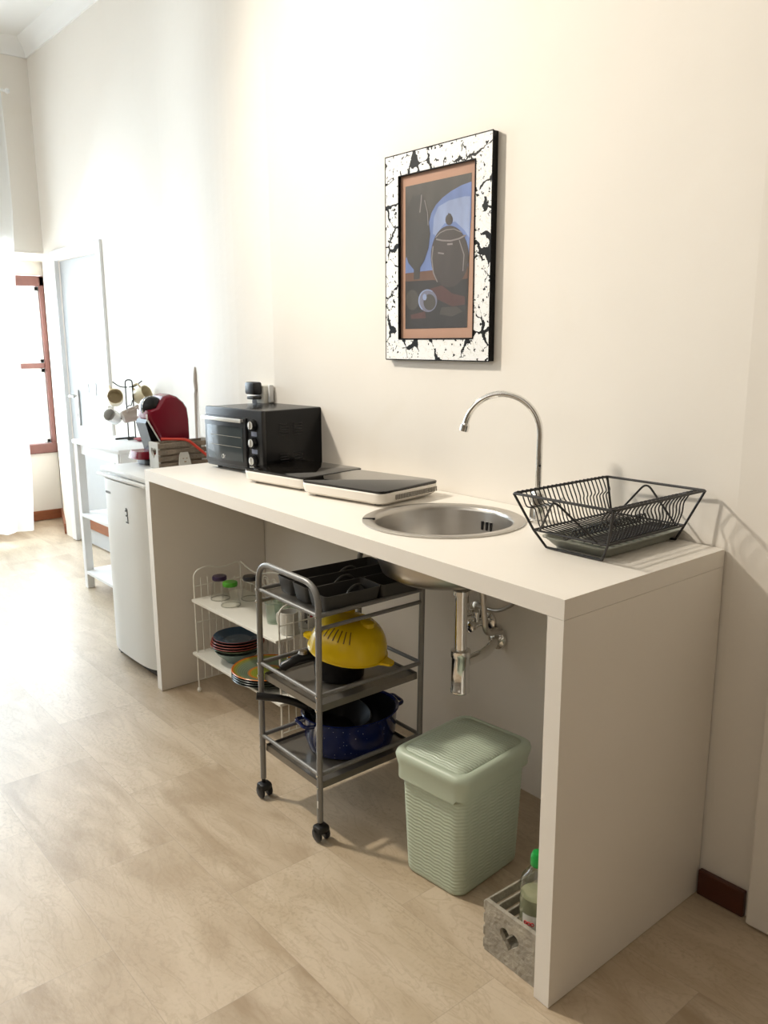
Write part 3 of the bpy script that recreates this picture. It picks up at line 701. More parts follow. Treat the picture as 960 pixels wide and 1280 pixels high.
for k, z in enumerate((0.185, 0.121, 0.056)):
    kb = part('control_knob', M_blackgloss, t, lambda b: lathe(b, [(0, 0), (0.0215, 0), (0.021, 0.014), (0.0195, 0.017), (0.013, 0.0175)], 28, (0.138, -od/2-0.004, z), M=Matrix.Rotation(PI/2, 3, 'X')))
    part('knob_cap', mat('satin_silver', (0.7,)*3), kb, lambda b: (lathe(b, [(0, 0.0185), (0.014, 0.0185), (0.015, 0.0165)], 24, (0.138, -od/2-0.004, z), M=Matrix.Rotation(PI/2, 3, 'X')), box(b, (0.138, -od/2-0.025, z), (0.004, 0.005, 0.026), 0.001)))
    part('knob_marking', mat('blue_grey_ink', (0.20, 0.22, 0.30), 0.5), t, lambda b: (box(b, (0.138, -od/2-0.0045, z-0.032), (0.034, 0.0012, 0.016), 0), ), smooth=False)
for gx in (-0.045, 0.02):
    for gz in (0.185, 0.075):
        def vent_side(b):
            for k in range(5): box(b, (ow/2+0.0015, gx, gz-k*0.010), (0.005, 0.038, 0.0035), 0.001)
        part('side_louvre', M_black, t, vent_side, smooth=False)
for sx in (-1, 1):
    for sy in (-1, 1): part('foot', M_black, t, lambda b: lathe(b, [(0, 0.0005), (0.010, 0.0005), (0.011, 0.015), (0, 0.015)], 14, (sx*0.155, sy*0.105, 0)))

# ---- wall socket with plug
t = thing('wall_socket', 'white double wall socket above the oven', 'socket', (-2.01, yw(-2.01)-0.001, 1.165))
part('socket_plate', M_cream, t, lambda b: box(b, (0, -0.022, 0.0), (0.13, 0.040, 0.085), 0.006))
part('socket_hole', M_black, t, lambda b: (lathe(b, [(0, 0), (0.019, 0), (0.0, 0.001)], 20, (-0.005, -0.0425, -0.026), M=Matrix.Rotation(PI/2, 3, 'X'))), smooth=False)
part('side_switch', M_white, t, lambda b: box(b, (0.075, -0.014, 0.01), (0.012, 0.02, 0.07), 0.003))
t = thing('plug_adapter', 'black plug adapter pushed into the wall socket above the oven', 'plug', (-1.985, yw(-2.01)-0.0435, 1.187))
part('plug_body', M_black, t, lambda b: box(b, (0, -0.022, 0.010), (0.066, 0.044, 0.050), 0.008))
part('plug_neck', M_greyplast, t, lambda b: box(b, (0.004, -0.022, -0.028), (0.045, 0.042, 0.012), 0.003))

# ================================================================== fridge and what stands on it
fx0, fx1, fy0 = -2.615, -2.118, -0.495
t = thing('mini_fridge', 'white undercounter fridge standing left of the counter', 'fridge', ((fx0+fx1)/2, fy0, 0))
fw = fx1-fx0
part('cabinet', M_fridge, t, lambda b: box(b, (0, 0.27, 0.43), (fw-0.006, 0.44, 0.80), 0.008))
def fdoor(b):
    pl = [(-fw/2, 0.045)]+[(-fw/2+fw*k/16, 0.045-0.045*(1-(abs(k/8-1))**5)-0.006*(1-(k/8-1)**2)+0.006) for k in range(17)]+[(fw/2, 0.045)]
    pl = [(x, max(y, 0.0)) for x, y in pl]
    pts = []
    for p in pl:
        if not pts or (Vector(pts[-1])-Vector(p)).length > 1e-4: pts.append(p)
    prism(b, pts, 0.045, 0.812)
part('fridge_door', M_fridge, t, fdoor, ang=60)
part('lid_top', M_fridge, t, lambda b: (box(b, (0, 0.265, 0.842), (fw, 0.49, 0.022), 0.005), box(b, (0, 0.012, 0.823), (fw-0.01, 0.02, 0.012), 0.002)))
part('plinth', M_black, t, lambda b: box(b, (0, 0.06, 0.022), (fw-0.05, 0.05, 0.034), 0.003))
for sx in (-1, 1):
    part('foot', M_black, t, lambda b: lathe(b, [(0, 0.0005), (0.015, 0.0005), (0.013, 0.05), (0, 0.05)], 12, (sx*(fw/2-0.05), 0.05, 0)))
M_ink = mat('grey_ink', (0.28, 0.28, 0.28), 0.5)
def flogo(b):
    for k in range(7): box(b, (-fw/2+0.10+k*0.008, 0.0015-0.0, 0.755), (0.005, 0.002, 0.008+0.002*(k % 2)), 0)
part('maker_badge', M_ink, t, flogo, smooth=False)
def fsk(b):   # little drawn figure
    y = -0.0006
    for c, s in (((0.06, 0.708), (0.010, 0.010)), ((0.068, 0.695), (0.005, 0.028)), ((0.060, 0.681), (0.012, 0.006)), ((0.070, 0.668), (0.004, 0.022)), ((0.064, 0.653), (0.022, 0.005)), ((0.054, 0.70), (0.012, 0.004))):
        box(b, (c[0], y, c[1]), (s[0], 0.002, s[1]), 0)
part('door_drawing', mat('black_ink', (0.03,)*3, 0.5), t, fsk, smooth=False)

def heart(cx, cy, s, n=28):
    out = []
    for k in range(n):
        a = 2*PI*k/n
        out.append((cx+s*16*math.sin(a)**3/17, cy+s*(13*math.cos(a)-5*math.cos(2*a)-2*math.cos(3*a)-math.cos(4*a))/17))
    return out
def crate(name, lab, loc, rz, w_, d_, h_, mend, mslat, hs, hc=0.55, slats=4):
    """ends with a heart at -y and +y, slats along y on the sides"""
    t = thing(name, lab, 'crate', loc, rz)
    for sy in (-1, 1):
        def end(b):
            plate_holes(b, [(-w_/2, 0.001), (w_/2, 0.001), (w_/2, h_), (-w_/2, h_)], [heart(0, h_*hc, hs)], -0.005, 0.005)
            bmesh.ops.rotate(b, cent=(0, 0, 0), matrix=Matrix.Rotation(PI/2, 3, 'X'), verts=b.verts)
            bmesh.ops.translate(b, vec=(0, sy*(d_/2-0.005), 0), verts=b.verts)
        part('end_board', mend, t, end, smooth=False)
    sh = h_/slats
    for sx in (-1, 1):
        for k in range(slats):
            part('slat', mslat, t, lambda b: box(b, (sx*(w_/2+0.003), 0, sh*(k+0.5)), (0.006, d_*0.995, sh*0.72), 0.002), smooth=False)
    part('bottom_board', mslat, t, lambda b: box(b, (0, 0, 0.006), (w_-0.002, d_-0.022, 0.006)), smooth=False)
    return t
crate('wooden_crate', 'weathered slatted wooden crate on the fridge beside the oven', (-2.37, -0.205, 0.8535), math.radians(0), 0.085, 0.255, 0.112, M_cratew, M_crateD, 0.028, 0.62, 4)
# note card leaning on the crate, strap draped over it
bm = bmesh.new()
prism(bm, [(-0.030, 0), (0.030, 0), (0.020, 0.052), (0.016, 0.066), (-0.016, 0.066), (-0.022, 0.055)], 0, 0.008)
cd = obj('pale_tag', bm, M_cratew, smooth=False, loc=(-2.303, -0.225, 0.8545), rot=(math.radians(86), 0, math.radians(90)))
tag(cd, 'small pale card leaning against the slats of the crate on the fridge', 'card')
def face(b):
    for x, y, s in ((-0.008, 0.04, 0.004), (0.008, 0.04, 0.004), (0.0, 0.026, 0.006)): box(b, (x, y, 0.0088), (s*1.6, s, 0.001))
part('card_print', mat('tan_ink', (0.35, 0.26, 0.18)), cd, face, smooth=False)
bm = bmesh.new()
sp = fillet([(-2.40, -0.28, 0.9725), (-2.35, -0.235, 0.9725), (-2.316, -0.20, 0.9725), (-2.302, -0.15, 0.925), (-2.295, -0.10, 0.880), (-2.26, -0.04, 0.861), (-2.20, 0.0, 0.861)], 0.03)
tube(bm, sp, 0.006, 8)
tag(obj('red_strap', bm, mat('red_cord', (0.62, 0.05, 0.025), 0.45)), 'red cord draped over the crate on the fridge', 'cord')

# ---- coffee machine (side silhouette in the y-z plane)
t = thing('coffee_machine', 'burgundy capsule coffee machine with black head behind the slatted crate', 'coffee machine', (-2.53, -0.21, 0.8535))
def ext(b, poly, x0, x1):
    loft(b, [[Vector((x0, y, z)) for y, z in poly], [Vector((x1, y, z)) for y, z in poly]])
def side(pl): return [(y+0.21, z-0.8535) for y, z in pl]
body = side([(-0.300, 1.060), (-0.300, 1.090), (-0.262, 1.100), (-0.225, 1.148), (-0.195, 1.157), (-0.165, 1.147), (-0.135, 1.122), (-0.118, 1.095), (-0.112, 1.04), (-0.112, 0.885), (-0.118, 0.870), (-0.222, 0.870), (-0.248, 0.953)])
def cm(b):
    n = len(body); cyb = sum(p[0] for p in body)/n; czb = sum(p[1] for p in body)/n
    lps = []
    for x, s in ((-0.07, 0.90), (-0.062, 0.97), (-0.045, 1), (0.045, 1), (0.062, 0.97), (0.07, 0.90)):
        lps.append([Vector((x, cyb+(y-cyb)*s, czb+(z-czb)*s)) for y, z in body])
    loft(b, lps)
part('machine_body', M_red, t, cm, ang=35)
strip_ = side([(-0.312, 1.035), (-0.303, 1.052), (-0.250, 0.950), (-0.222, 0.870), (-0.236, 0.855), (-0.270, 0.855), (-0.285, 0.93)])
part('front_panel', M_blackgloss, t, lambda b: ext(b, strip_, -0.05, 0.05))
part('white_trim', M_white, t, lambda b: tube(b, [Vector((0.056, y, z)) for y, z in side([(-0.306, 1.075), (-0.306, 1.052), (-0.252, 0.952), (-0.225, 0.872)])], 0.0035, 6))
part('capsule_head', M_blackgloss, t, lambda b: lathe(b, [(0, -0.052), (0.030, -0.046), (0.045, -0.028), (0.050, 0), (0.045, 0.028), (0.030, 0.046), (0, 0.052)], 24, (0, -0.047, 0.247), M=Matrix.Rotation(PI/2, 3, 'Y')))
part('head_ring', M_chrome, t, lambda b: tube(b, [(0.012, -0.047+0.048*math.cos(a*PI/12+1.7), 0.247+0.048*math.sin(a*PI/12+1.7)) for a in range(0, 13)], 0.0022, 6))
part('drip_base', M_red, t, lambda b: loft(b, [rrect(0.13, 0.12, 0.03, 0.028, cy=-0.09), rrect(0.12, 0.11, 0.03, 0.060, cy=-0.085)]))
part('machine_foot', M_black, t, lambda b: loft(b, [rrect(0.15, 0.21, 0.04, 0.0005, cy=-0.005), rrect(0.15, 0.21, 0.04, 0.022, cy=-0.005), rrect(0.13, 0.18, 0.03, 0.03, cy=-0.005)]))

# ================================================================== console table by the door
tx0, tx1, ty0, ty1, tz = -3.72, -3.06, -0.205, 0.135, 0.853
t = thing('console_table', 'narrow white console table with lower shelves beside the fridge', 'table', ((tx0+tx1)/2, (ty0+ty1)/2, 0))
tw, td = tx1-tx0, ty1-ty0
part('tabletop', M_white, t, lambda b: box(b, (0, 0, tz-0.011), (tw, td, 0.022), 0.003))
part('apron', M_white, t, lambda b: (box(b, (0, -td/2+0.03, tz-0.05), (tw-0.06, 0.018, 0.055)), box(b, (0, td/2-0.03, tz-0.05), (tw-0.06, 0.018, 0.055)), box(b, (tw/2-0.02, 0, tz-0.052), (0.02, td-0.02, 0.06)), box(b, (-tw/2+0.04, 0, tz-0.05), (0.018, td-0.06, 0.055))), smooth=False)
part('bolt', M_black, t, lambda b: lathe(b, [(0, 0.002), (0.006, 0.001), (0.006, 0)], 10, (tw/2-0.010, -0.07, tz-0.05), M=Matrix.Rotation(PI/2, 3, 'Y')))
for sx in (-1, 1):
    for sy in (-1, 1): part('leg', M_white, t, lambda b: box(b, (sx*(tw/2-0.045), sy*(td/2-0.025), (tz-0.022)/2), (0.042, 0.042, tz-0.023), 0.003), smooth=False)
for z in (0.095, 0.43):
    part('shelf', M_white, t, lambda b: box(b, (0, 0, z), (tw-0.05, td-0.01, 0.02), 0.003), smooth=False)

# ---- mug tree with mugs
MX, MY = -3.50, 0.045
t = thing('mug_tree', 'black wire mug tree standing on the white console table', 'mug stand', (MX, MY, tz))
part('base', M_wire, t, lambda b: (tube(b, [(0.0, -0.085, 0.006), (-0.02, 0.03, 0.006)], 0.005), tube(b, [(0.06, -0.04, 0.006), (0.03, 0.09, 0.006)], 0.005), tube(b, [(-0.01, -0.03, 0.006), (0.05, 0.03, 0.006)], 0.005)))
part('stem', M_wire, t, lambda b: tube(b, fillet([(0.01, -0.014, 0.006), (0.01, -0.014, 0.325), (0.01, 0.026, 0.325), (0.01, 0.026, 0.006)], 0.018), 0.0036))
hooks = [[(0, 0.0, 0.285), (0, -0.04, 0.287), (0, -0.078, 0.315)], [(0, 0.01, 0.285), (0, 0.045, 0.287), (0, 0.085, 0.315)],
         [(0.01, 0.0, 0.185), (0.05, -0.03, 0.180), (0.08, -0.045, 0.205)], [(0, 0.01, 0.185), (-0.03, 0.03, 0.180), (-0.06, 0.05, 0.205)], [(0.0, 0.0, 0.12), (-0.02, -0.04, 0.11), (-0.02, -0.07, 0.13)]]
for h in hooks:
    part('hook', M_wire, t, lambda b: (tube(b, fillet(h, 0.03), 0.003), lathe(b, [(0, -0.005), (0.005, 0), (0, 0.005)], 10, h[-1])))
def mug(lab, m, loc, rot, r=0.036, h=0.085, group=None, taper=1.0, inner=None):
    t = thing('mug', lab, 'mug', loc, rot=rot, group=group or ('mugs on the mug tree' if loc[0] < -3 else 'mugs on the wire rack'))
    part('cup', m, t, lambda b: lathe(b, [(0, 0), (r*taper*0.9, 0), (r*taper, 0.005), (r, h), (r-0.004, h), (r*taper-0.004, 0.008), (0, 0.006)], 28))
    part('handle', m, t, lambda b: tube(b, fillet([(r*0.95, 0, h*0.80), (r+0.026, 0, h*0.78), (r+0.024, 0, h*0.28), (r*0.95, 0, h*0.22)], 0.018), 0.005, 8))
    return t
# mugs on the tree hang from the hooks with mouths toward the room
def rdir(dirv, roll=0):
    q = Vector(dirv).to_track_quat('Z', 'Y'); return (q @ Matrix.Rotation(roll, 3, 'Z').to_quaternion()).to_euler()
mug('cream mug hanging top left on the mug tree, seen into its mouth', M_mug, (MX-0.02, MY-0.062, tz+0.222), rdir((0.85, -0.35, 0.25), 2.0), 0.042, 0.08)
mug('cream mug hanging top right on the mug tree', M_mug, (MX-0.02, MY+0.06, tz+0.225), rdir((0.75, 0.35, 0.35), 2.0), 0.042, 0.08)
mug('taupe mug hanging lower right on the mug tree', M_mugg, (MX+0.045, MY-0.055, tz+0.125), rdir((0.1, 0.95, 0.25), 2.5), 0.042, 0.10, taper=0.8)
mug('white mug hanging lower left on the mug tree', M_mugw, (MX-0.055, MY-0.05, tz+0.112), rdir((0.5, -0.6, 0.3), 2.0), 0.036, 0.08)
t = thing('red_saucer', 'small red and grey dish lying behind the mug tree base', 'dish', (-3.36, 0.075, tz))
part('dish', mat('dusty_red', (0.45, 0.06, 0.08), 0.4), t, lambda b: lathe(b, [(0, 0.001), (0.04, 0.001), (0.06, 0.012), (0.062, 0.014), (0.058, 0.015), (0.04, 0.006), (0, 0.006)], 24, sy=1.1))

# ================================================================== cream wire plate rack under the counter
kx0, kx1, ky0, ky1 = -1.945, -1.335, -0.390, -0.180
t = thing('wire_shelf_rack', 'cream wire shelving unit with two white boards under the counter', 'shelf', (kx0, ky0, 0))
kw, kd = kx1-kx0, ky1-ky0
for xx in (0.0, kw):
    def sf(b):
        tube(b, fillet([(xx, 0, 0.012), (xx, 0, 0.50), (xx, 0.06, 0.515), (xx, 0.13, 0.495), (xx, kd, 0.510), (xx, kd, 0.012)], 0.03, 6), 0.0035, 8)
        for z in (0.44, 0.29, 0.05): tube(b, [(xx, 0, z), (xx, kd, z)], 0.0024, 6)
    e = part('side_frame', M_cream, t, sf)
    for k in range(1, 7):
        part('side_wire', M_cream, t, lambda b: tube(b, [(xx, kd*k/7, 0.05), (xx, kd*k/7, 0.45+(0.02 if k < 4 else 0.0))], 0.002, 6))
    for yy in (0, kd): part('foot', M_cream, t, lambda b: lathe(b, [(0, 0.0005), (0.006, 0.001), (0.0095, 0.009), (0.006, 0.018), (0, 0.019)], 14, (xx, yy, 0)))
part('back_rail', M_cream, t, lambda b: tube(b, fillet([(0, kd, 0.505), (0.12, kd, 0.475), (kw/2, kd, 0.530), (kw-0.12, kd, 0.475), (kw, kd, 0.505)], 0.10, 6), 0.003))
for zq in (0.05, 0.43): part('back_rail', M_cream, t, lambda b: tube(b, [(0, kd, zq), (kw, kd, zq)], 0.0026, 6))
for k in range(1, 16): part('back_wire', M_cream, t, lambda b: tube(b, [(kw*k/16, kd, 0.05), (kw*k/16, kd, 0.43)], 0.002, 6))
for sx in (-1, 1):
    for s2 in (0.055, 0.115):
        part('scroll', M_cream, t, lambda b: tube(b, [(kw/2+sx*s2+0.025*math.cos(a*PI/8)*(1-a/40), kd, 0.463+0.025*math.sin(a*PI/8)*(1-a/40)) for a in range(22)], 0.002, 6))
for z in (0.168, 0.392):
    part('shelf_board', M_cream, t, lambda b: box(b, (kw/2, kd/2-0.004, z-0.006), (kw+(0.03 if z < 0.2 else 0.0), kd+0.02, 0.011), 0.002), smooth=False)
SH1, SH2 = 0.3920, 0.1680
# tumblers standing upside down
def tumbler(lab, x, y, cap, capn):
    t = thing('tumbler', lab, 'glass', (x, y, SH1+0.0003), group='upside down tumblers on the wire rack')
    part('glass_body', M_thinglass, t, lambda b: lathe(b, [(0.036, 0.0), (0.0385, 0.001), (0.038, 0.006), (0.026, 0.078), (0.0235, 0.078), (0.034, 0.008), (0.036, 0.0)], 32))
    part('rim_ring', mat('glass_rim_grey', (0.62, 0.60, 0.53), 0.15, trans=0.3), t, lambda b: tube(b, [(0.037*math.cos(a*PI/16), 0.037*math.sin(a*PI/16), 0.0025) for a in range(32)], 0.0014, 6, True))
    part('coloured_base', cap, t, lambda b: lathe(b, [(0, 0.077), (0.027, 0.077), (0.0285, 0.080), (0.0285, 0.090), (0.026, 0.0935), (0, 0.094)], 32))
tumbler('tumbler with a dark purple base upside down on the rack, leftmost', -1.875, -0.315, M_purplecap, '')
tumbler('tumbler with a bright green base upside down on the rack', -1.775, -0.325, M_greencap, '')
tumbler('tumbler with a charcoal base upside down, right of the green one', -1.795, -0.225, M_charcap, '')
# green glasses and mugs at the right end
def glass(lab, x, y, z, h=0.075, r=0.032, m=None):
    t = thing('drinking_glass', lab, 'glass', (x, y, z), group='glasses at the end of the wire rack')
    part('glass_body', m or M_greenthin, t, lambda b: lathe(b, [(0, 0.0), (r*0.8, 0), (r, h), (r-0.002, h), (r*0.78, 0.006), (0, 0.006)], 28))
    part('glass_lip', mat('green_glass_rim', (0.45, 0.55, 0.47), 0.15, trans=0.4), t, lambda b: tube(b, [(r*math.cos(a*PI/12), r*math.sin(a*PI/12), h) for a in range(24)], 0.0012, 6, True))
glass('greenish drinking glass behind the mugs at the shelf end', -1.50, -0.305, SH1+0.0003)
glass('second greenish glass standing nearer the wall beside the mugs', -1.47, -0.215, SH1+0.0003, 0.08)
glass('wide clear glass bowl beside the trolley leg on the upper shelf', -1.55, -0.235, SH1+0.0003, 0.06, 0.036)
mug('plain pale grey mug at the front right of the rack shelf', mat('pale_grey_ceramic', (0.60, 0.58, 0.52), 0.3), (-1.372, -0.325, SH1+0.0003), (0, 0, math.radians(190)), 0.033, 0.078)
m2 = mug('white mug with dark lettering and a red heart at the shelf end', M_mugw, (-1.395, -0.235, SH1+0.0003), (0, 0, math.radians(100)), 0.036, 0.085)
def let(b):
    # dark letters I, bars and a heart wrapped on the side facing the room
    R = 0.0368
    def pt(a, z): return (R*math.cos(a), R*math.sin(a), z)
    for a0, zz, hh in ((-2.35, 0.045, 0.05), (-2.2, 0.045, 0.03), (-2.5, 0.045, 0.04)):
        tube(b, [pt(a0, zz-hh/2), pt(a0, zz+hh/2)], 0.0018, 5)
part('lettering', M_black, m2, let)
part('heart_mark', mat('red_glaze', (0.5, 0.01, 0.03), 0.3), m2, lambda b: lathe(b, [(0, 0), (0.010, 0), (0, 0.002)], 12, (0.0355*math.cos(-1.75), 0.0355*math.sin(-1.75), 0.045), M=Vector((math.cos(-1.75), math.sin(-1.75), 0)).to_track_quat('Z', 'Y').to_matrix()), smooth=False)

# plates
def plate_prof(r, h): return [(0, 0), (r*0.55, 0), (r*0.62, 0.003), (r*0.97, h), (r, h+0.002), (r*0.98, h+0.004), (r*0.62, 0.0075), (r*0.5, 0.005), (0, 0.005)]
M_navy = rings('navy_glaze_rings', [(0.0, (0.05, 0.085, 0.12)), (0.5, (0.065, 0.10, 0.14)), (0.56, (0.02, 0.05, 0.09)), (0.93, (0.03, 0.07, 0.12)), (0.955, (0.25, 0.04, 0.03)), (1.0, (0.25, 0.05, 0.04))], 0.098)
M_ol = rings('olive_glaze_rings', [(0.0, (0.20, 0.23, 0.02)), (0.42, (0.24, 0.27, 0.03)), (0.50, (0.55, 0.17, 0.02)), (0.56, (0.16, 0.20, 0.13)), (0.80, (0.20, 0.26, 0.16)), (0.92, (0.30, 0.30, 0.03)), (0.955, (0.60, 0.16, 0.02)), (1.0, (0.60, 0.16, 0.02))], 0.125)
M_plum = rings('plum_glaze', [(0.0, (0.03, 0.015, 0.03)), (0.93, (0.04, 0.015, 0.03)), (0.96, (0.30, 0.07, 0.05)), (1, (0.30, 0.07, 0.05))], 0.1)
M_aqua = mat('dusty_aqua_glaze', (0.17, 0.24, 0.22), 0.25)
M_black_p = rings('dark_green_glaze', [(0.0, (0.02, 0.03, 0.025)), (0.94, (0.02, 0.03, 0.025)), (0.97, (0.05, 0.06, 0.045)), (1, (0.05, 0.06, 0.045))], 0.125)
def plate(lab, c, r, h, m, group=None):
    bm = bmesh.new(); lathe(bm, plate_prof(r, h), 48); o = obj('plate', bm, m, loc=c); tag(o, lab, 'plate', group); return o
bx, by = -1.768, -0.308
bm = bmesh.new(); lathe(bm, [(0, 0), (0.045, 0), (0.048, 0.006), (0.075, 0.03), (0.088, 0.047), (0.086, 0.048), (0.070, 0.033), (0.04, 0.01), (0, 0.008)], 40)
tag(obj('serving_bowl', bm, M_aqua, loc=(bx, by, SH2+0.0003)), 'dusty aqua bowl at the bottom of the small plate stack', 'bowl')
zz = SH2+0.043
for k, (lab, m, r) in enumerate((('olive and terracotta plate lying directly on the aqua bowl', M_ol, 0.100), ('dark plum plate with red rim, second above the bowl', M_plum, 0.104), ('dark plum plate with red rim, third above the bowl', M_plum, 0.103),
                                 ('dark navy plate, second from the top of the small stack', M_plum, 0.099), ('blue grey ringed plate on top of the small stack', M_navy, 0.094))):
    plate(lab, (bx+0.001*k, by, zz), r, 0.020, m, 'small plates stacked on the bowl'); zz += 0.0095
bx2, by2 = -1.525, -0.330
zz = SH2+0.0003
for lab, m in (('dark glazed dinner plate at the bottom of the large plate stack', M_black_p), ('dark green dinner plate in the middle of the large plate stack', M_black_p), ('dark dinner plate just under the orange rimmed one', M_black_p), ('olive green dinner plate with orange rings on top of the large stack', M_ol)):
    plate(lab, (bx2, by2, zz), 0.126, 0.022, m, 'dinner plates in the large stack'); zz += 0.009

# ================================================================== trolley
TX, TY = -0.957, -0.420
t = thing('kitchen_trolley', 'grey metal three tier trolley on castors under the counter', 'trolley', (TX, TY, 0), rot=(0, math.radians(1.2), 0))
hw, hd_ = 0.150, 0.187
R_ = 0.0088
for sy, nm in ((-1, 'front'), (1, 'rear')):
    zt = 0.752 if sy == -1 else 0.742
    part('leg_hoop', M_grey, t, lambda b: tube(b, fillet([(-hw, sy*hd_, 0.058), (-hw, sy*hd_, zt), (hw, sy*hd_, zt), (hw, sy*hd_, 0.058)], 0.065, 8), R_, 12))
tiers = [(0.668, 0.631), (0.438, 0.398), (0.203, 0.165)]
def cz(s): return s
M_shelf = mat('grey_shelf_metal', (0.24, 0.22, 0.19), 0.28, 0.6)
for i, (zu, zl) in enumerate(tiers):
    zs = zl if i else zu-0.006
    for sy in (-1, 1): part('rail', M_grey, t, lambda b: (tube(b, [(-hw, sy*hd_, zu), (hw, sy*hd_, zu)], 0.006, 10)))
    for sx in (-1, 1):
        part('rail', M_grey, t, lambda b: tube(b, [(sx*hw, -hd_, zu), (sx*hw, hd_, zu)], 0.0065, 10))
        if i == 0: part('rail', M_grey, t, lambda b: tube(b, [(sx*hw, -hd_, zl), (sx*hw, hd_, zl)], 0.006, 10))
    def sh(b):
        loft(b, [rrect(2*hw-0.014, 2*hd_-0.014, 0.004, zs+0.008), rrect(2*hw-0.012, 2*hd_-0.012, 0.004, zs-0.012), rrect(2*hw-0.02, 2*hd_-0.02, 0.004, zs-0.012), rrect(2*hw-0.02, 2*hd_-0.02, 0.004, zs-0.002)] if i else
             [rrect(2*hw-0.014, 2*hd_-0.014, 0.004, zs), rrect(2*hw-0.014, 2*hd_-0.014, 0.004, zs-0.003)], cap0=(i == 0))
        if i: loft(b, [rrect(2*hw-0.018, 2*hd_-0.018, 0.004, zs-0.003), rrect(2*hw-0.018, 2*hd_-0.018, 0.004, zs)])
    part('tray_shelf', M_shelf, t, sh, smooth=False)
    for sx in (-1, 1):
        part('bolt', M_chrome, t, lambda b: [lathe(b, [(0, 0.004), (0.004, 0.002), (0.004, 0)], 8, (sx*hw, -hd_-R_, z_), M=Matrix.Rotation(PI/2, 3, 'X')) for z_ in (zu, zl)])
for sx in (-1, 1):
    for sy in (-1, 1):
        dz = 0.0031*sx
        c = part('castor', M_black, t, lambda b: (tube(b, [(sx*hw, sy*hd_, 0.062), (sx*hw, sy*hd_, 0.044+dz)], 0.006, 10), box(b, (sx*hw+0.004, sy*hd_, 0.036+dz), (0.036, 0.040, 0.024), 0.008)))
        for k in (-1, 1):
            part('castor_wheel', M_black, c, lambda b: lathe(b, [(0, -0.006), (0.016, -0.006), (0.0205, -0.003), (0.0205, 0.003), (0.016, 0.006), (0, 0.006)], 24, (sx*hw+0.004, sy*hd_+k*0.014, 0.0215+dz), M=Matrix.Rotation(PI/2, 3, 'X')))
# worn paint mark on the near leg
part('paint_chip', mat('pale_chip', (0.7, 0.68, 0.62), 0.6), t, lambda b: box(b, (hw+0.001, -hd_-R_+0.0003, 0.115), (0.005, 0.0012, 0.022), 0, Matrix.Rotation(0.0, 3, 'Y')), smooth=False)

def tz_(zl, x): return zl - (x-TX)*math.tan(math.radians(1.2))   # trolley floor height at a place
TRt = (0, math.radians(1.2), 0)
def on_trolley(x, y, z, lift=0.0006):
    a = math.radians(1.2); lx, lz = x-TX, z
    return (TX+lx*math.cos(a)+lz*math.sin(a), y, -lx*math.sin(a)+lz*math.cos(a)+lift)

# ---- cutlery tray on top
t = thing('cutlery_tray', 'dark grey cutlery organiser on the top shelf of the trolley', 'tray', on_trolley(-0.935, -0.405, 0.662), rot=(0, math.radians(1.2), math.radians(-3)))
cw, cdp, ch = 0.265, 0.335, 0.050
def cell(b, x0, x1, y0, y1, flare=0.008):
    cx, cy, w_, d_ = (x0+x1)/2, (y0+y1)/2, x1-x0, y1-y0
    loft(b, [rrect(w_-2*flare, d_-2*flare, 0.012, 0.002, cx=cx, cy=cy), rrect(w_, d_, 0.012, ch, cx=cx, cy=cy), rrect(w_-0.004, d_-0.004, 0.011, ch, cx=cx, cy=cy), rrect(w_-2*flare-0.003, d_-2*flare-0.003, 0.011, 0.005, cx=cx, cy=cy)])
cells = [(-cw/2, -0.056, -cdp/2, 0.04), (-cw/2, -0.056, 0.04, cdp/2), (-0.056, 0.026, -cdp/2, cdp/2), (0.026, cw/2, -cdp/2, cdp/2)]
cells = [(-cw/2, -0.048, -cdp/2, cdp/2), (-0.048, 0.035, -cdp/2, cdp/2), (0.035, cw/2, -cdp/2, 0.02), (0.035, cw/2, 0.02, cdp/2)]
# compartments run toward the wall
for c in cells: part('compartment', M_greyplast, t, lambda b: cell(b, *c))
def cloop(b, x, y, r): tube(b, [(x+r*math.cos(a*PI/10), y+0.004*a/10, 0.03+r*0.9*math.sin(a*PI/10)) for a in range(11)], 0.0025, 6)
def cutl(name, lab, x, y, r, ln):
    bm = bmesh.new()
    tube(bm, [(0, 0, 0)]+[(0.6*ln*k/6, 0, 0.004*math.sin(k)) for k in range(1, 7)], [0.002]+[0.003]*6, 6)
    lathe(bm, [(0, -0.0015), (r, 0.0), (r*0.8, 0.002), (0, 0.0)], 16, (ln*0.7, 0, 0.004), sy=0.65)
    return bm
for k, (x, y, z, rz, lab) in enumerate(((-0.085, -0.06, 0.016, 1.45, 'spoon lying in the left compartment of the cutlery tray'), (-0.005, -0.1, 0.016, 1.6, 'spoon lying in the middle compartment of the cutlery tray'), (0.09, -0.12, 0.018, 1.5, 'spoon lying in the right compartment of the cutlery tray'))):
    bm = cutl('spoon', lab, 0, 0, 0.018, 0.15)
    p = t.location+Matrix.Rotation(math.radians(-3), 3, 'Z') @ Vector((x, y, z)); p.z -= x*0.021
    tag(obj('spoon', bm, M_greyplast, loc=p, rot=(0, 0, rz)), lab, 'cutlery', 'spoons in the cutlery tray')
